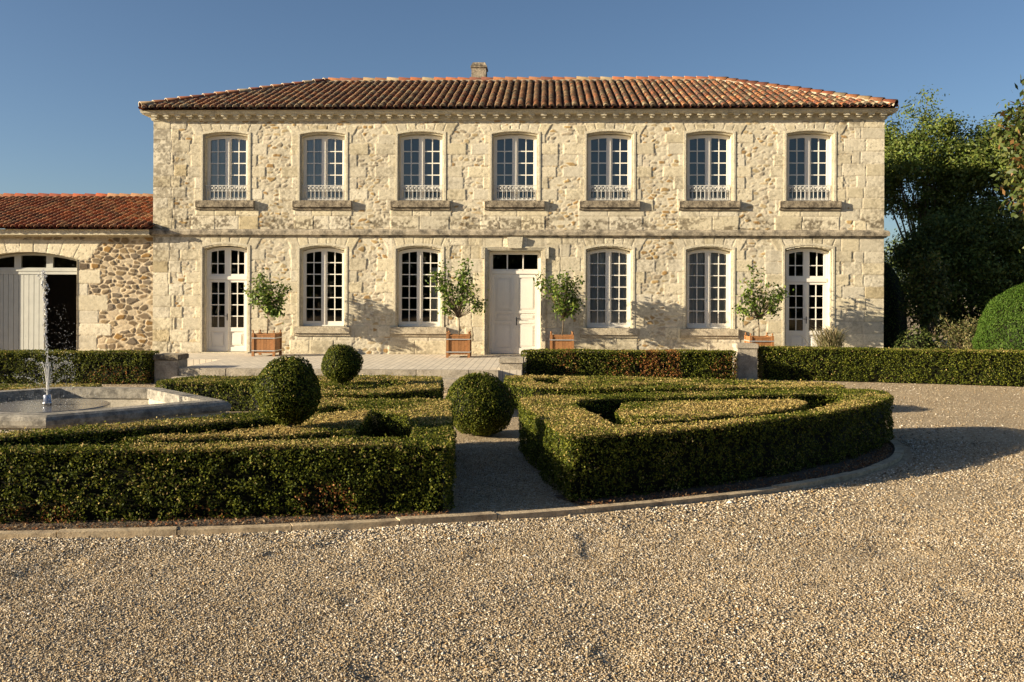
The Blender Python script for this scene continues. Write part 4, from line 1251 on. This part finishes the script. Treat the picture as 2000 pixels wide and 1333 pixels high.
o.matrix_parent_inverse = BP
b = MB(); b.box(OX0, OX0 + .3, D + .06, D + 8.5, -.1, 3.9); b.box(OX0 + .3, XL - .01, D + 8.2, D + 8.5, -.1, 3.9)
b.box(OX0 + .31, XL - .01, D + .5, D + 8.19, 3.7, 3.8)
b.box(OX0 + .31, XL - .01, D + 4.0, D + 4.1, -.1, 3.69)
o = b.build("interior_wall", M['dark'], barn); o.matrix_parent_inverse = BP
# voussoir soffit and jambs
b = MB()
fo = arch_fn(OS, ORI, ohw); n_ = 16
for i in range(n_):
    x0 = -ohw + 2 * ohw * i / n_; x1 = -ohw + 2 * ohw * (i + 1) / n_
    b.quad((ocx + x0, D - .0, fo(x0)), (ocx + x1, D - .0, fo(x1)), (ocx + x1, D + .50, fo(x1)), (ocx + x0, D + .50, fo(x0)))
for s in (-1, 1): b.quad((ocx + s * ohw, D, -.1), (ocx + s * ohw, D + .5, -.1), (ocx + s * ohw, D + .5, OS), (ocx + s * ohw, D, OS))
o = b.build("door_reveal", M['trim'], barn); o.matrix_parent_inverse = BP
o = sweep_front("cornice", [(0, 3.76), (0.06, 3.765), (0.07, 3.80), (0.20, 3.805), (0.31, 3.815), (0.325, 3.95), (0.36, 3.97), (0, 4.0)], M['trim'], barn, OX0, OX1, 1, D + .04, returns=(False, False)); o.matrix_parent_inverse = BP
OEY, OEZ, ORUN, OSL = D - .38, 3.99, 4.2, 0.305
b3 = [tile_slope((OX0, OEY, OEZ), (1, 0, 0), (0, 1, 0), OX1 - OX0 - .0, ORUN, OSL, None, None, seed=13), ridge_line((OX0, OEY + ORUN, OEZ + ORUN * OSL + .05), (OX1, OEY + ORUN, OEZ + ORUN * OSL + .05), 14)]
tv, tf, tc_ = join(b3); k = len(tv); tmask = tf[:, 2] == tf[:, 3]
sv = np.array([(OX0, OEY, OEZ), (OX1, OEY, OEZ), (OX1, OEY + ORUN, OEZ + ORUN * OSL), (OX0, OEY + ORUN, OEZ + ORUN * OSL), (OX1, OEY + 2 * ORUN, OEZ), (OX0, OEY + 2 * ORUN, OEZ)])
sf = np.array([(0, 1, 2, 3), (3, 2, 4, 5)])
warm = tc_ * np.array([.85, .60, .52])
o = ob("roof", np_mesh("roof", np.concatenate([tv, sv]), [tf[~tmask], tf[tmask][:, :3], sf + k], M['tile'], fcol=np.concatenate([warm[~tmask], warm[tmask], np.tile([.1, .06, .04], (2, 1))])), barn); o.matrix_parent_inverse = BP
# door frame with three transom lights, one closed leaf, one opening
b = MB(); fi = arch_fn(OS - .02, ORI, ohw)
b.box(ocx - ohw, ocx + ohw, D + .34, D + .44, 2.66, 2.80)
b.box(ocx - ohw, ocx + ohw, D + .32, D + .339, 2.755, 2.80)
for i in range(12):
    x0 = -ohw + 2 * ohw * i / 12; x1 = -ohw + 2 * ohw * (i + 1) / 12
    b.hexa([(ocx + x0, D + .34, fi(x0) - .07), (ocx + x1, D + .34, fi(x1) - .07), (ocx + x1, D + .44, fi(x1) - .07), (ocx + x0, D + .44, fi(x0) - .07), (ocx + x0, D + .34, fi(x0)), (ocx + x1, D + .34, fi(x1)), (ocx + x1, D + .44, fi(x1)), (ocx + x0, D + .44, fi(x0))])
b.box(ocx - ohw, ocx + ohw, D + .345, D + .435, 2.801, 2.86)
for xm in (-1.35, -.82, -.28, .28, .82, 1.35):
    pass
xs_ = [-1.545, -1.46, -.80, -.62, .0, .0]
tl = [(-1.46, -.60), (-.42, .36), (.54, 1.32)]
tl = [(-1.44, -.56), (-.36, .42), (.62, 1.44)]
for a, c in ((-1.545, -1.44), (-.56, -.36), (.42, .62), (1.44, 1.545)): vbar(b, ocx + a, ocx + c, D + .345, D + .435, 2.861, lambda x: fi(x - ocx) - .071)
o = b.build("door_frame", M['offwhite'], barn); o.matrix_parent_inverse = BP
for a, c in tl:
    q = MB(); q.quad((ocx + a, D + .39, 2.85), (ocx + c, D + .39, 2.85), (ocx + c, D + .39, fi(c) - .05), (ocx + a, D + .39, fi(a) - .05))
    me = bpy.data.meshes.new("pane"); me.from_pydata(q.v, [], q.f); me.materials.append(M['glass_lo']); p_ = ob("pane", me, o)
b = MB()
for j in range(12):
    x0 = ocx - ohw + .01 + j * .1575; b.box(x0 + .004, x0 + .1535, D + .36, D + .40, .05, 2.655)
b.box(ocx - ohw + .01, ocx - ohw + 1.89, D + .40, D + .43, .05, 2.65)
o = b.build("door_leaf", M['offwhite'], barn, bevel=.004); o.matrix_parent_inverse = BP

# ------------------------------------------------------------------ terrace, steps, piers
b = MB(); b.box(-12.2, 9.6, 24.35, D + .3, -.1, TZ)
b.box(-8.66, -0.55, 21.62, 24.349, -.1, TZ)
tag(b.build("terrace", M['paving']), kind='structure')
b = MB()
xx = -8.64
while xx < -1.08:
    w_ = random.uniform(1.1, 1.6); x1 = min(xx + w_, -1.08)
    b.box(xx + .003, x1 - .003, 21.44, 21.618, -.1, TZ + .012); b.box(xx + .003, x1 - .003, 21.02, 21.436, -.1, .185); xx = x1
tag(b.build("steps", M['grey'], bevel=.008), kind='structure')
def pier(label, x0, x1, y0, y1, h, capm=None):
    e_ = empty("stone_pier", ((x0 + x1) / 2, (y0 + y1) / 2, 0), label, "pier", "stone piers along the terrace edge")
    hx, hy = (x1 - x0) / 2, (y1 - y0) / 2
    b = MB(); b.box(-hx + .03, hx - .03, -hy + .03, hy - .03, -.05, h - .13); b.build("shaft", M['grey'], e_, bevel=.012)
    b = MB(); b.box(-hx, hx, -hy, hy, h - .129, h); b.build("cap", capm or M['grey'], e_, bevel=.02)
pier("squat stone pier at the left end of the terrace steps", -9.27, -8.64, 21.45, 22.1, 0.67, M['sill'])
pier("stone pier at the right end of the terrace steps, below the front door", -1.09, -0.50, 21.7, 22.3, 0.63)
pier("tallest stone pier, between the two hedges right of the front door", 4.80, 5.36, 23.3, 23.86, 0.915)

# ------------------------------------------------------------------ planters and citrus trees
def planter_parts():
    R = {}
    w, h = 0.325, 0.665
    def cmesh(name, b, cols):
        me = b.mesh(name, M['wood'])
        at = me.attributes.new("col", 'FLOAT_COLOR', 'FACE')
        c = np.ones((len(me.polygons), 4), np.float32); c[:, :3] = np.repeat(np.array(cols), 6, 0)[:len(c)]
        at.data.foreach_set("color", c.ravel()); return me
    WC = np.array([0.36, 0.165, 0.062])
    b = MB(); cols = []
    for s in (-1, 1):
        for j in range(6):
            x0 = -.262 + j * .0875; c = WC * random.uniform(.8, 1.12)
            b.box(x0 + .002, x0 + .0855, *sorted((s * .285, s * .308)), .085, .60); cols.append(c)
            b.box(*sorted((s * .285, s * .308)), x0 + .002, x0 + .0855, .085, .60); cols.append(c)
        b.box(-.262, .262, *sorted((s * .28, s * .318)), .601, .632); cols.append(WC)
        b.box(*sorted((s * .28, s * .318)), -.262, .262, .601, .632); cols.append(WC)
    R['side_panel'] = cmesh("side_panel", b, cols)
    b = MB(); b.box(-.034, .034, -.034, .034, 0, .655); R['corner_post'] = cmesh("corner_post", b, [WC * .95])
    b = MB(); b.lathe([(.012, .656), (.020, .664), (.012, .675), (.024, .69), (.029, .705), (.022, .722), (.002, .732)], 10); me = b.mesh("finial", M['wood'], True)
    at = me.attributes.new("col", 'FLOAT_COLOR', 'FACE'); c = np.ones((len(me.polygons), 4), np.float32); c[:, :3] = WC * .8; at.data.foreach_set("color", c.ravel()); R['finial'] = me
    b = MB()
    for s in (-1, 1):
        b.box(-.327, .327, *sorted((s * .3355, s * .342)), 0, .028); b.box(*sorted((s * .3355, s * .342)), -.342, .342, 0, .028)
    R['metal_band'] = b.mesh("metal_band", M['metal'])
    b = MB(); b.box(-.284, .284, -.284, .284, .30, .575); R['soil'] = b.mesh("soil", M['soilpot'])
    return R
PPARTS = planter_parts()
def planter(label, cx, cy, rz=0.0):
    e_ = empty("planter_box", (cx, cy, TZ + .001), label, "planter", "wooden planter boxes on the terrace")
    e_.rotation_euler.z = rz
    ob("side_panel", PPARTS['side_panel'], e_); ob("soil", PPARTS['soil'], e_)
    for sx in (-1, 1):
        for sy in (-1, 1):
            p_ = ob("corner_post", PPARTS['corner_post'], e_, (sx * .298, sy * .298, 0)); ob("finial", PPARTS['finial'], p_)
    ob("metal_band", PPARTS['metal_band'], e_, (0, 0, .145)); ob("metal_band", PPARTS['metal_band'], e_, (0, 0, .50))

CIT = np.array([(0.05, 0.10, 0.012), (0.08, 0.14, 0.018), (0.11, 0.18, 0.03), (0.15, 0.21, 0.04), (0.035, 0.065, 0.012)])
def citrus(label, cx, cy, blobs, trunk_h, nleaf, seed, lean=0.0):
    """blobs: (dx, dz, r) crown lobes relative to the planter centre and terrace"""
    global rng
    rg = np.random.default_rng(seed)
    b = MB(); z0 = .57
    fork = np.array([lean, 0, trunk_h])
    b.tube([(0, 0, z0 - .05), (lean * .4 + .01, .01, z0 + (trunk_h - z0) * .5), tuple(fork)], [.020, .018, .015], 7)
    tips = []
    for (bx, bz, r) in blobs:
        for q in range(4):
            tip = np.array([bx + rg.normal(0, r * .45), rg.normal(0, r * .5), bz + rg.normal(0, r * .45)])
            mid = fork * .45 + tip * .55 + np.array([rg.normal(0, .05), rg.normal(0, .05), .02])
            b.tube([tuple(fork), tuple(mid), tuple(tip)], [.010, .007, .003], 5)
            tips.append((mid, tip))
    P, Nn = [], []
    per = nleaf // len(tips)
    for mid, tip in tips:
        n_ = per; t_ = rg.uniform(.1, 1.08, n_)[:, None]
        base = mid + (tip - mid) * t_
        o_ = rg.normal(0, .085, (n_, 3))
        P.append(base + o_); Nn.append(o_ / .085 * .4 + np.array([0, -.2, .7]))
    P = np.concatenate(P); Nn = np.concatenate(Nn); n_ = len(P)
    V, Fq = leaf_quads(P, Nn, rg.uniform(.085, .15, n_), rg.uniform(.045, .075, n_), .55, -.5)
    C = CIT[rg.integers(0, 5, n_)] * rg.uniform(.9, 1.6, (n_, 1)) * np.array([1.15, 1.0, 1.0])
    e_ = empty("citrus_tree", (cx, cy, TZ), label, "tree", "small citrus trees in the planters")
    b.build("trunk", M['bark'], e_, True)
    ob("crown", np_mesh("crown", V, Fq, M['treeleaf'], fcol=C), e_)

PY = 25.93
planter("wooden planter beside the left french door, with its right side showing", -7.90, PY, -0.02)
planter("wooden planter immediately left of the front door", -2.43, PY, 0.02)
planter("wooden planter right of the front door, half hidden by the hedge", 0.47, PY, 0.0)
planter("wooden planter furthest right, mostly hidden behind the last stone pier", 5.96, PY, 0.015)
citrus("bushy citrus tree with an umbrella crown in the planter by the left french door", -7.90, PY, [(-.20, 2.30, .20), (-.38, 1.95, .22), (.10, 2.0, .28), (.42, 2.05, .26), (.35, 1.70, .26), (.02, 1.65, .26), (.15, 1.38, .18), (-.45, 1.72, .15), (.30, 1.30, .12)], 1.15, 1300, 1, .02)
citrus("tallest citrus tree, forked with a long left branch, just left of the front door", -2.43, PY, [(.15, 2.65, .18), (.22, 2.30, .25), (-.05, 2.35, .22), (-.45, 2.50, .16), (-.60, 2.20, .16), (-.75, 2.28, .10), (.18, 1.95, .26), (-.28, 1.75, .22), (.10, 1.62, .22), (.55, 1.55, .16), (-.45, 1.40, .12), (.40, 1.90, .18)], 1.10, 1400, 2, .0)
citrus("round-headed citrus tree just right of the front door", .47, PY, [(.02, 2.35, .16), (-.25, 2.15, .20), (.18, 2.15, .22), (.50, 2.05, .20), (-.62, 2.22, .14), (-.15, 1.80, .26), (.25, 1.70, .28), (.48, 1.50, .18), (-.15, 1.42, .18), (.15, 1.30, .16)], 1.05, 1300, 3, .04)
citrus("sparse citrus tree with wide side branches near the right french door", 5.96, PY, [(-.15, 2.40, .18), (-.20, 2.10, .22), (.10, 1.95, .24), (.45, 1.88, .18), (.68, 1.92, .12), (-.42, 1.75, .20), (.20, 1.55, .24), (-.15, 1.50, .20), (-.55, 1.35, .14), (.45, 1.40, .14)], 1.10, 1000, 4, -.02)

# ------------------------------------------------------------------ fountain
ft = empty("fountain", (-7.6, 14.1, 0), "angular stone fountain basin with a round central plate and a metal nozzle", "fountain")
hexo = [(-6.70, 12.15), (-4.85, 14.1), (-6.70, 15.95), (-8.5, 15.95), (-10.35, 14.1), (-8.5, 12.15)]
hexo = [(x + 7.6, y - 14.1) for x, y in hexo]
def scale_poly(P, d):
    c = np.array(P); return [tuple(q) for q in offset_in(ccw(c) if area2(c) > 0 else c, d)]
hexo = [tuple(p) for p in ccw(np.array(hexo))]
def poly_inset(P, d):
    out = []; n_ = len(P)
    for i in range(n_):
        a, b2, c = np.array(P[i - 1]), np.array(P[i]), np.array(P[(i + 1) % n_])
        e1 = (b2 - a) / np.linalg.norm(b2 - a); e2 = (c - b2) / np.linalg.norm(c - b2)
        n1 = np.array([-e1[1], e1[0]]); n2 = np.array([-e2[1], e2[0]])
        bis = (n1 + n2); bis /= np.linalg.norm(bis)
        out.append(tuple(b2 + bis * d / max(.3, bis @ n1)))
    return out
def ring_wall(b, Po, Pi, z0, z1, gap=.0):
    n_ = len(Po)
    for i in range(n_):
        j = (i + 1) % n_
        b.hexa([(*Po[i], z0), (*Po[j], z0), (*Pi[j], z0), (*Pi[i], z0), (*Po[i], z1), (*Po[j], z1), (*Pi[j], z1), (*Pi[i], z1)])
b = MB(); ring_wall(b, poly_inset(hexo, .06), poly_inset(hexo, .30), -.02, .33)
b.f = [f for f in b.f]
b.build("basin_wall", m_stone("basin_plaster", (0.58, 0.53, 0.44), (0.42, 0.38, 0.31), 0.45, 4), ft)
b = MB()
Po, Pi = hexo, poly_inset(hexo, .33); n_ = 6
prof = [(.33, .332), (.02, .332), (.0, .37), (.0, .43), (.035, .475), (.09, .50), (.33, .50), (.33, .332)]
rings = [[(*q, z) for q in poly_inset(hexo, o)] for o, z in prof]
for k in range(len(prof) - 1):
    for i in range(n_):
        j = (i + 1) % n_; b.quad(rings[k][i], rings[k][j], rings[k + 1][j], rings[k + 1][i])
b.build("coping", m_stone("coping_stone", (0.40, 0.37, 0.32), (0.15, 0.14, 0.125), .55, 6, bmp=.8), ft)
b = MB(); pf = poly_inset(hexo, .29); k = len(b.v); b.v += [(*q, .06) for q in pf]; b.f.append(tuple(range(6)))
b.build("basin_floor", m_stone("basin_floor_plaster", (0.50, 0.45, 0.37), (0.36, 0.32, 0.26), .45, 3), ft)
b = MB(); b.lathe([(.0, .335), (.86, .335), (.90, .35), (.90, .39), (.88, .405), (.0, .408)], 48, -.12, -.05)
b.lathe([(.55, .06), (.55, .335)], 32, -.12, -.05)
dm, dn, dl, dp = mat("wet_plate"); dp.inputs['Base Color'].default_value = (.16, .155, .15, 1); dp.inputs['Roughness'].default_value = .12
t_ = tex(dn, dl, 14, 3, .6); bump(dn, dl, t_.outputs[0], .25, .02, dp.inputs['Normal'])
b.build("round_plate", dm, ft, True).data.polygons.foreach_set("use_smooth", np.zeros(len(ft.children[-1].data.polygons), bool))
b = MB(); b.lathe([(.0, .40), (.055, .40), (.055, .43), (.075, .43), (.075, .455), (.06, .455), (.06, .56), (.05, .57), (.0, .57)], 16, -.12, -.05)
b.build("nozzle", m_plain("steel", (.55, .55, .56), .25, .5, .05, 10, .9), ft, True)
# water: the jet breaks into drops
jx, jy = -7.6 - .12, 14.1 - .05
dr = []
def drop(x, y, z, r): dr.append((x, y, z, r * .62))
for i in range(420):      # main jet
    z = .58 + 1.93 * rng.random() ** .8
    q = (z - .58) / 1.93
    drop(jx - .07 * q ** 1.3 + .015 * q * math.sin(z * 7) + .006 * math.sin(z * 29) + rng.normal(0, .006 + .022 * q ** 2), jy + rng.normal(0, .01 + .02 * q), z, (.005 + .012 * rng.random() ** 2) * (1 + .5 * q))
for i in range(480):     # falling curtain to the right and left
    q = rng.random()
    z = .55 + 1.35 * q
    z = .55 + 1.5 * q * (.35 + .65 * rng.random()); drop(jx + .24 + rng.normal(0, .09) + .12 * (1 - q), jy + rng.normal(0, .12), z, .0025 + .006 * rng.random() ** 2)
for i in range(220):
    drop(jx - .25 + rng.normal(0, .16), jy + rng.normal(0, .16), .5 + 1.0 * rng.random() ** 1.4, rng.uniform(.003, .007))
for a, sx, hz, nn_ in ((0, .38, .85, 90), (1, -.22, .9, 80), (2, .20, .75, 70), (3, -.42, .45, 80), (4, .30, .45, 60), (5, -.12, .8, 60), (6, .10, .95, 60)):
    sy = rng.normal(0, .15)
    for i in range(nn_):
        t__ = rng.random() * 1.25
        drop(jx + sx * t__ + rng.normal(0, .006 + .02 * t__), jy + sy * t__ + rng.normal(0, .01), .57 + hz * (2 * t__ - t__ ** 2) * .62 + rng.normal(0, .01), rng.uniform(.004, .009))
for i in range(260):
    an = rng.random() * 6.28; rr = rng.random() ** .5 * .8
    drop(jx + rr * math.cos(an), jy + rr * math.sin(an), .42 + rng.random() ** 2 * .12, rng.uniform(.003, .008))
bm_ = bmesh.new(); bmesh.ops.create_icosphere(bm_, subdivisions=1, radius=1.0)
iv = np.array([v.co[:] for v in bm_.verts]); iF = np.array([[v.index for v in f_.verts] for f_ in bm_.faces]); bm_.free()
dr = np.array(dr); st_ = np.ones((len(dr), 1, 3)); st_[:, 0, 2] = rng.uniform(1.0, 2.0, len(dr))
Vd_ = (iv[None] * dr[:, None, 3:4] * st_ + dr[:, None, :3]).reshape(-1, 3)
Fd_ = (iF[None] + len(iv) * np.arange(len(dr))[:, None, None]).reshape(-1, 3)
strm = MB()
for a in range(9):
    an = rng.random() * 6.28; k_ = rng.uniform(.02, .16)
    pts = [(jx + k_ * math.cos(an) * t__, jy + k_ * math.sin(an) * t__, .57 + .5 * (2 * t__ - t__ * t__)) for t__ in (0, .25, .5, .75, 1.0)]
    strm.tube(pts, [.010, .007, .006, .005, .002], 5)
strm.tube([(jx, jy, .57), (jx - .004, jy, .8), (jx + .008, jy, 1.0), (jx - .006, jy, 1.2)], [.015, .012, .009, .004], 6)
sv_ = np.array(strm.v); sq = np.array([f_ for f_ in strm.f if len(f_) == 4]); sp = [f_ for f_ in strm.f if len(f_) != 4]
tag(ob("water_spray", np_mesh("water_spray", np.concatenate([Vd_, sv_]), [Fd_, sq + len(Vd_)], M['drop'], smooth=True)), "thin jets and falling drops of the fountain", kind='stuff')

# ------------------------------------------------------------------ trees and shrubs on the right
def foliage(clumps, per, sigma, L, Wr, pal, rg, flat=.8, dark=1.0, up=0.0):
    n_ = len(clumps) * per
    cid = np.repeat(np.arange(len(clumps)), per)
    o_ = rg.normal(0, 1, (n_, 3)) * sigma; o_[:, 2] *= flat
    P = clumps[cid] + o_
    Nn = o_ / sigma + np.array([0, -.1, .5])
    V, Fq = leaf_quads(P, Nn, L * rg.uniform(.7, 1.35, n_), L * Wr, .7, up)
    tone = rg.uniform(.65, 1.35, len(clumps))[cid]; pk = rg.integers(0, len(pal), n_)
    C = np.array(pal)[pk] * (tone * rg.uniform(.75, 1.25, n_))[:, None] * dark
    return V, Fq, C
def tree(name, label, base, height, crown, nclump, per, sigma, leaf, pal, seed, limbs=9, trunk_r=.16, group=None, open_=0.35, fork=0.22, hollow=.45):
    rg = np.random.default_rng(seed)
    bx, by, bz = base; cx, cy, cz_, rx, ry, rz = crown
    e_ = empty(name, base, label, "tree", group)
    b = MB(); fk = np.array([0, 0, height * fork])
    b.tube([(0, 0, -.1), (rg.normal(0, .05), 0, height * fork * .5), tuple(fk)], [trunk_r * 1.15, trunk_r, trunk_r * .85], 9)
    cl = []
    C0 = np.array([cx - bx, cy - by, cz_ - bz]); Rr = np.array([rx, ry, rz])
    for i in range(limbs):
        d = rg.normal(0, 1, 3); d[2] = abs(d[2]) * 1.2 + .1; d /= np.linalg.norm(d)
        end = C0 + d * Rr * rg.uniform(.6, .88)
        mid = fk * .5 + end * .5 + rg.normal(0, .15, 3) * np.array([1, 1, .3]) + np.array([0, 0, .25 * rg.random()])
        q1 = fk * .8 + mid * .2; 
        b.tube([tuple(fk), tuple((fk + mid) / 2 + rg.normal(0, .06, 3)), tuple(mid), tuple((mid + end) / 2 + rg.normal(0, .08, 3)), tuple(end)], [trunk_r * .5, trunk_r * .36, trunk_r * .24, trunk_r * .14, .012], 6)
        for j in range(5):
            t__ = rg.uniform(.35, 1); p = mid + (end - mid) * t__ if t__ > .3 else mid
            e2 = p + rg.normal(0, .28, 3) * Rr * .8
            b.tube([tuple(p), tuple((p + e2) / 2 + rg.normal(0, .05, 3)), tuple(e2)], [trunk_r * .13, trunk_r * .08, .007], 5)
            cl.append(e2)
        cl.append(end)
    while len(cl) < nclump:
        d = rg.normal(0, 1, 3); d /= np.linalg.norm(d)
        r_ = rg.uniform(hollow, 1.0) ** .6
        p = C0 + d * Rr * r_
        if fbm(np.array([p[0] * .75 + 40]), np.array([p[2] * .75 + 40 + p[1] * .3]), seed, 3)[0] < open_: continue
        cl.append(p)
    V, Fq, C = foliage(np.array(cl), per, sigma, leaf, .55, pal, rg)
    b.build("trunk", M['bark'], e_, True)
    ob("crown", np_mesh("crown", V, Fq, M['treeleaf'], fcol=C), e_)
    return e_
P_ASH = [(0.085, 0.12, 0.02), (0.12, 0.155, 0.027), (0.165, 0.185, 0.037), (0.06, 0.09, 0.018)]
P_LIFT = [(0.085, 0.12, 0.022), (0.115, 0.15, 0.03), (0.16, 0.19, 0.04), (0.06, 0.09, 0.02)]  # leaf tones lightened, standing in for ambient light in the house's shade
P_MAG = [(0.05, 0.075, 0.015), (0.07, 0.095, 0.02), (0.17, 0.09, 0.03), (0.09, 0.10, 0.025), (0.11, 0.12, 0.03), (0.06, 0.08, 0.02)]
GT = "broadleaf trees right of the house"
tree("broadleaf_tree", "tall airy tree against the sky next to the right gable of the house", (14.6, 36, 0), 10, (14.4, 36, 6.4, 2.1, 2.1, 3.1), 300, 120, .25, .13, P_ASH, 11, 12, .13, GT, .42)
tree("broadleaf_tree", "dense dark tree behind the magnolia at the right edge of the photo", (17.2, 35, 0), 9.5, (17.3, 35, 5.3, 2.6, 2.4, 3.4), 390, 120, .28, .13, P_ASH, 12, 8, .14, GT, .36)
tree("broadleaf_tree", "low spreading dark tree filling the gap below the two taller trees", (15.0, 33, 0), 5.0, (15.2, 32.5, 2.9, 3.0, 1.5, 2.4), 300, 115, .28, .13, P_LIFT, 13, 6, .10, GT, .26)
tree("broadleaf_tree", "dim far tree seen through the gaps of the airy tree", (19.5, 47, 0), 8.5, (21.0, 47, 3.2, 4.2, 2.5, 2.4), 200, 70, .42, .15, P_LIFT, 14, 8, .16, GT, .15)
tree("magnolia_tree", "magnolia with large glossy rust-backed leaves at the right edge of the photo", (13.6, 25.2, 0), 7.5, (13.55, 25.2, 5.7, 1.4, 1.2, 2.6), 125, 44, .22, .19, P_MAG, 15, 9, .12, None, .2, .35, .3)

# clipped yew
def blob(name, label, cat, c, R, n_, L, Wr, pal, seed, up=0.0, rough=.05, group=None, zmin=.02, core=.9):
    rg = np.random.default_rng(seed)
    d = rg.normal(0, 1, (n_, 3)); d /= np.linalg.norm(d, axis=1, keepdims=True)
    th = np.arctan2(d[:, 1], d[:, 0])
    rr = 1 + rough * 2 * (fbm(th * 4 + 20, d[:, 2] * 6 + 20, seed, 4) - .5) - rg.random(n_) ** 2 * .07
    P = d * rr[:, None] * np.array(R) + np.array(c); P[:, 2] = np.maximum(P[:, 2], zmin)
    V, Fq = leaf_quads(P, d, L * rg.uniform(.7, 1.4, n_), L * Wr, .6, up)
    C = np.array(pal)[rg.integers(0, len(pal), n_)] * rg.uniform(.7, 1.3, (n_, 1))
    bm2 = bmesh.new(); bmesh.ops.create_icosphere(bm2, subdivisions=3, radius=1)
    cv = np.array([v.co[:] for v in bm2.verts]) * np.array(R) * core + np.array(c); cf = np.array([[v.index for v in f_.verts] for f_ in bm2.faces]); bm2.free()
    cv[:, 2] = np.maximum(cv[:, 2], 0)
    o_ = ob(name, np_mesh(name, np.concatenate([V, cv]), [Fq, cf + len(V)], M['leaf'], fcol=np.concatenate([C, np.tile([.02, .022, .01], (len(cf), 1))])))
    return tag(o_, label, cat, group)
blob("yew_bush", "big rounded bright green clipped yew standing behind the right hedge", "bush", (12.9, 24.2, .95), (1.72, 1.45, 1.58), 60000, .070, .26, [(0.05, 0.10, 0.012), (0.07, 0.13, 0.018), (0.095, 0.15, 0.025), (0.04, 0.08, 0.012)], 21, 1.2, .06, core=.84)
blob("dark_yew", "tall dark clipped evergreen in shadow right against the house corner", "bush", (11.05, 31.0, 1.2), (.95, 1.2, 2.35), 9000, .07, .3, P_LIFT, 22, .8, .06)
GS = "shrubs beside the right gable"
blob("shrub", "low rounded green shrub at the foot of the house's right corner", "shrub", (10.75, 27.0, .3), (.75, .6, .92), 3200, .07, .55, [(0.06, 0.09, 0.02), (0.09, 0.12, 0.03), (0.14, 0.15, 0.04)], 23, .2, .16, GS, core=.8)
def loose_shrub(name, label, c, R, nst, per, L, pal, seed, group=GS, leafw=.5, cat="shrub"):
    rg = np.random.default_rng(seed); b = MB(); cl = []
    e_ = empty(name, (c[0], c[1], 0), label, cat, group)
    for i in range(nst):
        an = rg.random() * 6.28; r_ = rg.random() ** .6
        tip = np.array([R[0] * r_ * math.cos(an), R[1] * r_ * math.sin(an), R[2] * rg.uniform(.45, 1.0)])
        mid = np.array([tip[0] * .4, tip[1] * .4, tip[2] * .62])
        b.tube([(rg.normal(0, .06), rg.normal(0, .06), 0), tuple(mid), tuple(tip)], [.014, .010, .003], 5)
        for t__ in np.linspace(.25, 1, 6): cl.append(mid * (1 - t__) + tip * t__ if t__ > .2 else mid)
    V, Fq, C = foliage(np.array(cl), per, .10, L, leafw, pal, rg)
    b.build("stem", M['bark'], e_, True); ob("foliage", np_mesh("foliage", V, Fq, M['treeleaf'], fcol=C), e_)
loose_shrub("shrub", "twiggy olive shrub with an arching bare branch behind the right hedge", (12.0, 26.6, 0), (1.15, .6, 1.55), 46, 16, .07, [(0.10, 0.11, 0.035), (0.15, 0.14, 0.05), (0.07, 0.085, 0.025), (0.20, 0.16, 0.07)], 24)
loose_shrub("climbing_vine", "yellowish climbing vine hanging over dark foliage beside the gable", (11.9, 29.2, 0), (.75, .5, 3.5), 34, 26, .10, [(0.10, 0.13, 0.025), (0.16, 0.17, 0.035), (0.06, 0.085, 0.02), (0.22, 0.19, 0.05)], 25, None, .75, "vine")
loose_shrub("shrub", "small brownish shrub next to the big clipped yew", (13.3, 27.4, 0), (.9, .6, 1.2), 30, 16, .075, [(0.14, 0.10, 0.05), (0.10, 0.10, 0.04), (0.18, 0.15, 0.08)], 26)
# ornamental grass
rg = np.random.default_rng(31); gb_v, gb_f, gb_c = [], [], []; kk = 0
for i in range(620):
    an = rg.random() * 6.28; sp = rg.random() ** .7 * .55; L_ = rg.uniform(.45, 1.0)
    plume = rg.random() < .35
    base = np.array([rg.normal(0, .12), rg.normal(0, .12), 0]); d = np.array([math.cos(an), math.sin(an), 0])
    w_ = .006 if not plume else .010; s_ = np.array([-d[1], d[0], 0])
    pts = [base, base + d * sp * .3 + np.array([0, 0, L_ * .6]), base + d * sp * .75 + np.array([0, 0, L_ * .95]), base + d * sp * 1.25 + np.array([0, 0, L_ * (.85 if not plume else 1.05)])]
    for q, p in enumerate(pts):
        ww = w_ * (1, .9, .8, .15)[q] * (1.6 if plume and q == 2 else 1); gb_v += [p - s_ * ww, p + s_ * ww]
    c_ = np.array((.34, .28, .16)) if plume else np.array(((.14, .16, .06), (.20, .20, .08), (.28, .24, .11))[rg.integers(0, 3)])
    for q in range(3): gb_f.append((kk + 2 * q, kk + 2 * q + 1, kk + 2 * q + 3, kk + 2 * q + 2)); gb_c.append(c_)
    kk += 8
og = ob("ornamental_grass", np_mesh("ornamental_grass", np.array(gb_v), np.array(gb_f), M['treeleaf'], fcol=np.array(gb_c)), None, (7.55, 24.75, .32))
tag(og, "feathery pale ornamental grass clump in front of the right french door", "grass")

# unseen trees added far behind the viewer so ground-floor panes mirror something dark
rg = np.random.default_rng(41)
cl = np.column_stack([rg.uniform(-95, 60, 2600), -36 + rg.normal(0, 1.2, 2600), np.zeros(2600)])
cl[:, 2] = rg.random(2600) * (6.0 + 5.0 * fbm(cl[:, 0] * .16, cl[:, 0] * 0, 5, 3))
V, Fq, C = foliage(cl, 14, .8, .9, .7, P_LIFT, rg)
tag(ob("unseen_trees", np_mesh("unseen_trees", V, Fq, M['treeleaf'], fcol=C)), "unseen belt of trees added behind the viewer to darken reflections in the lower windows", kind='stuff')
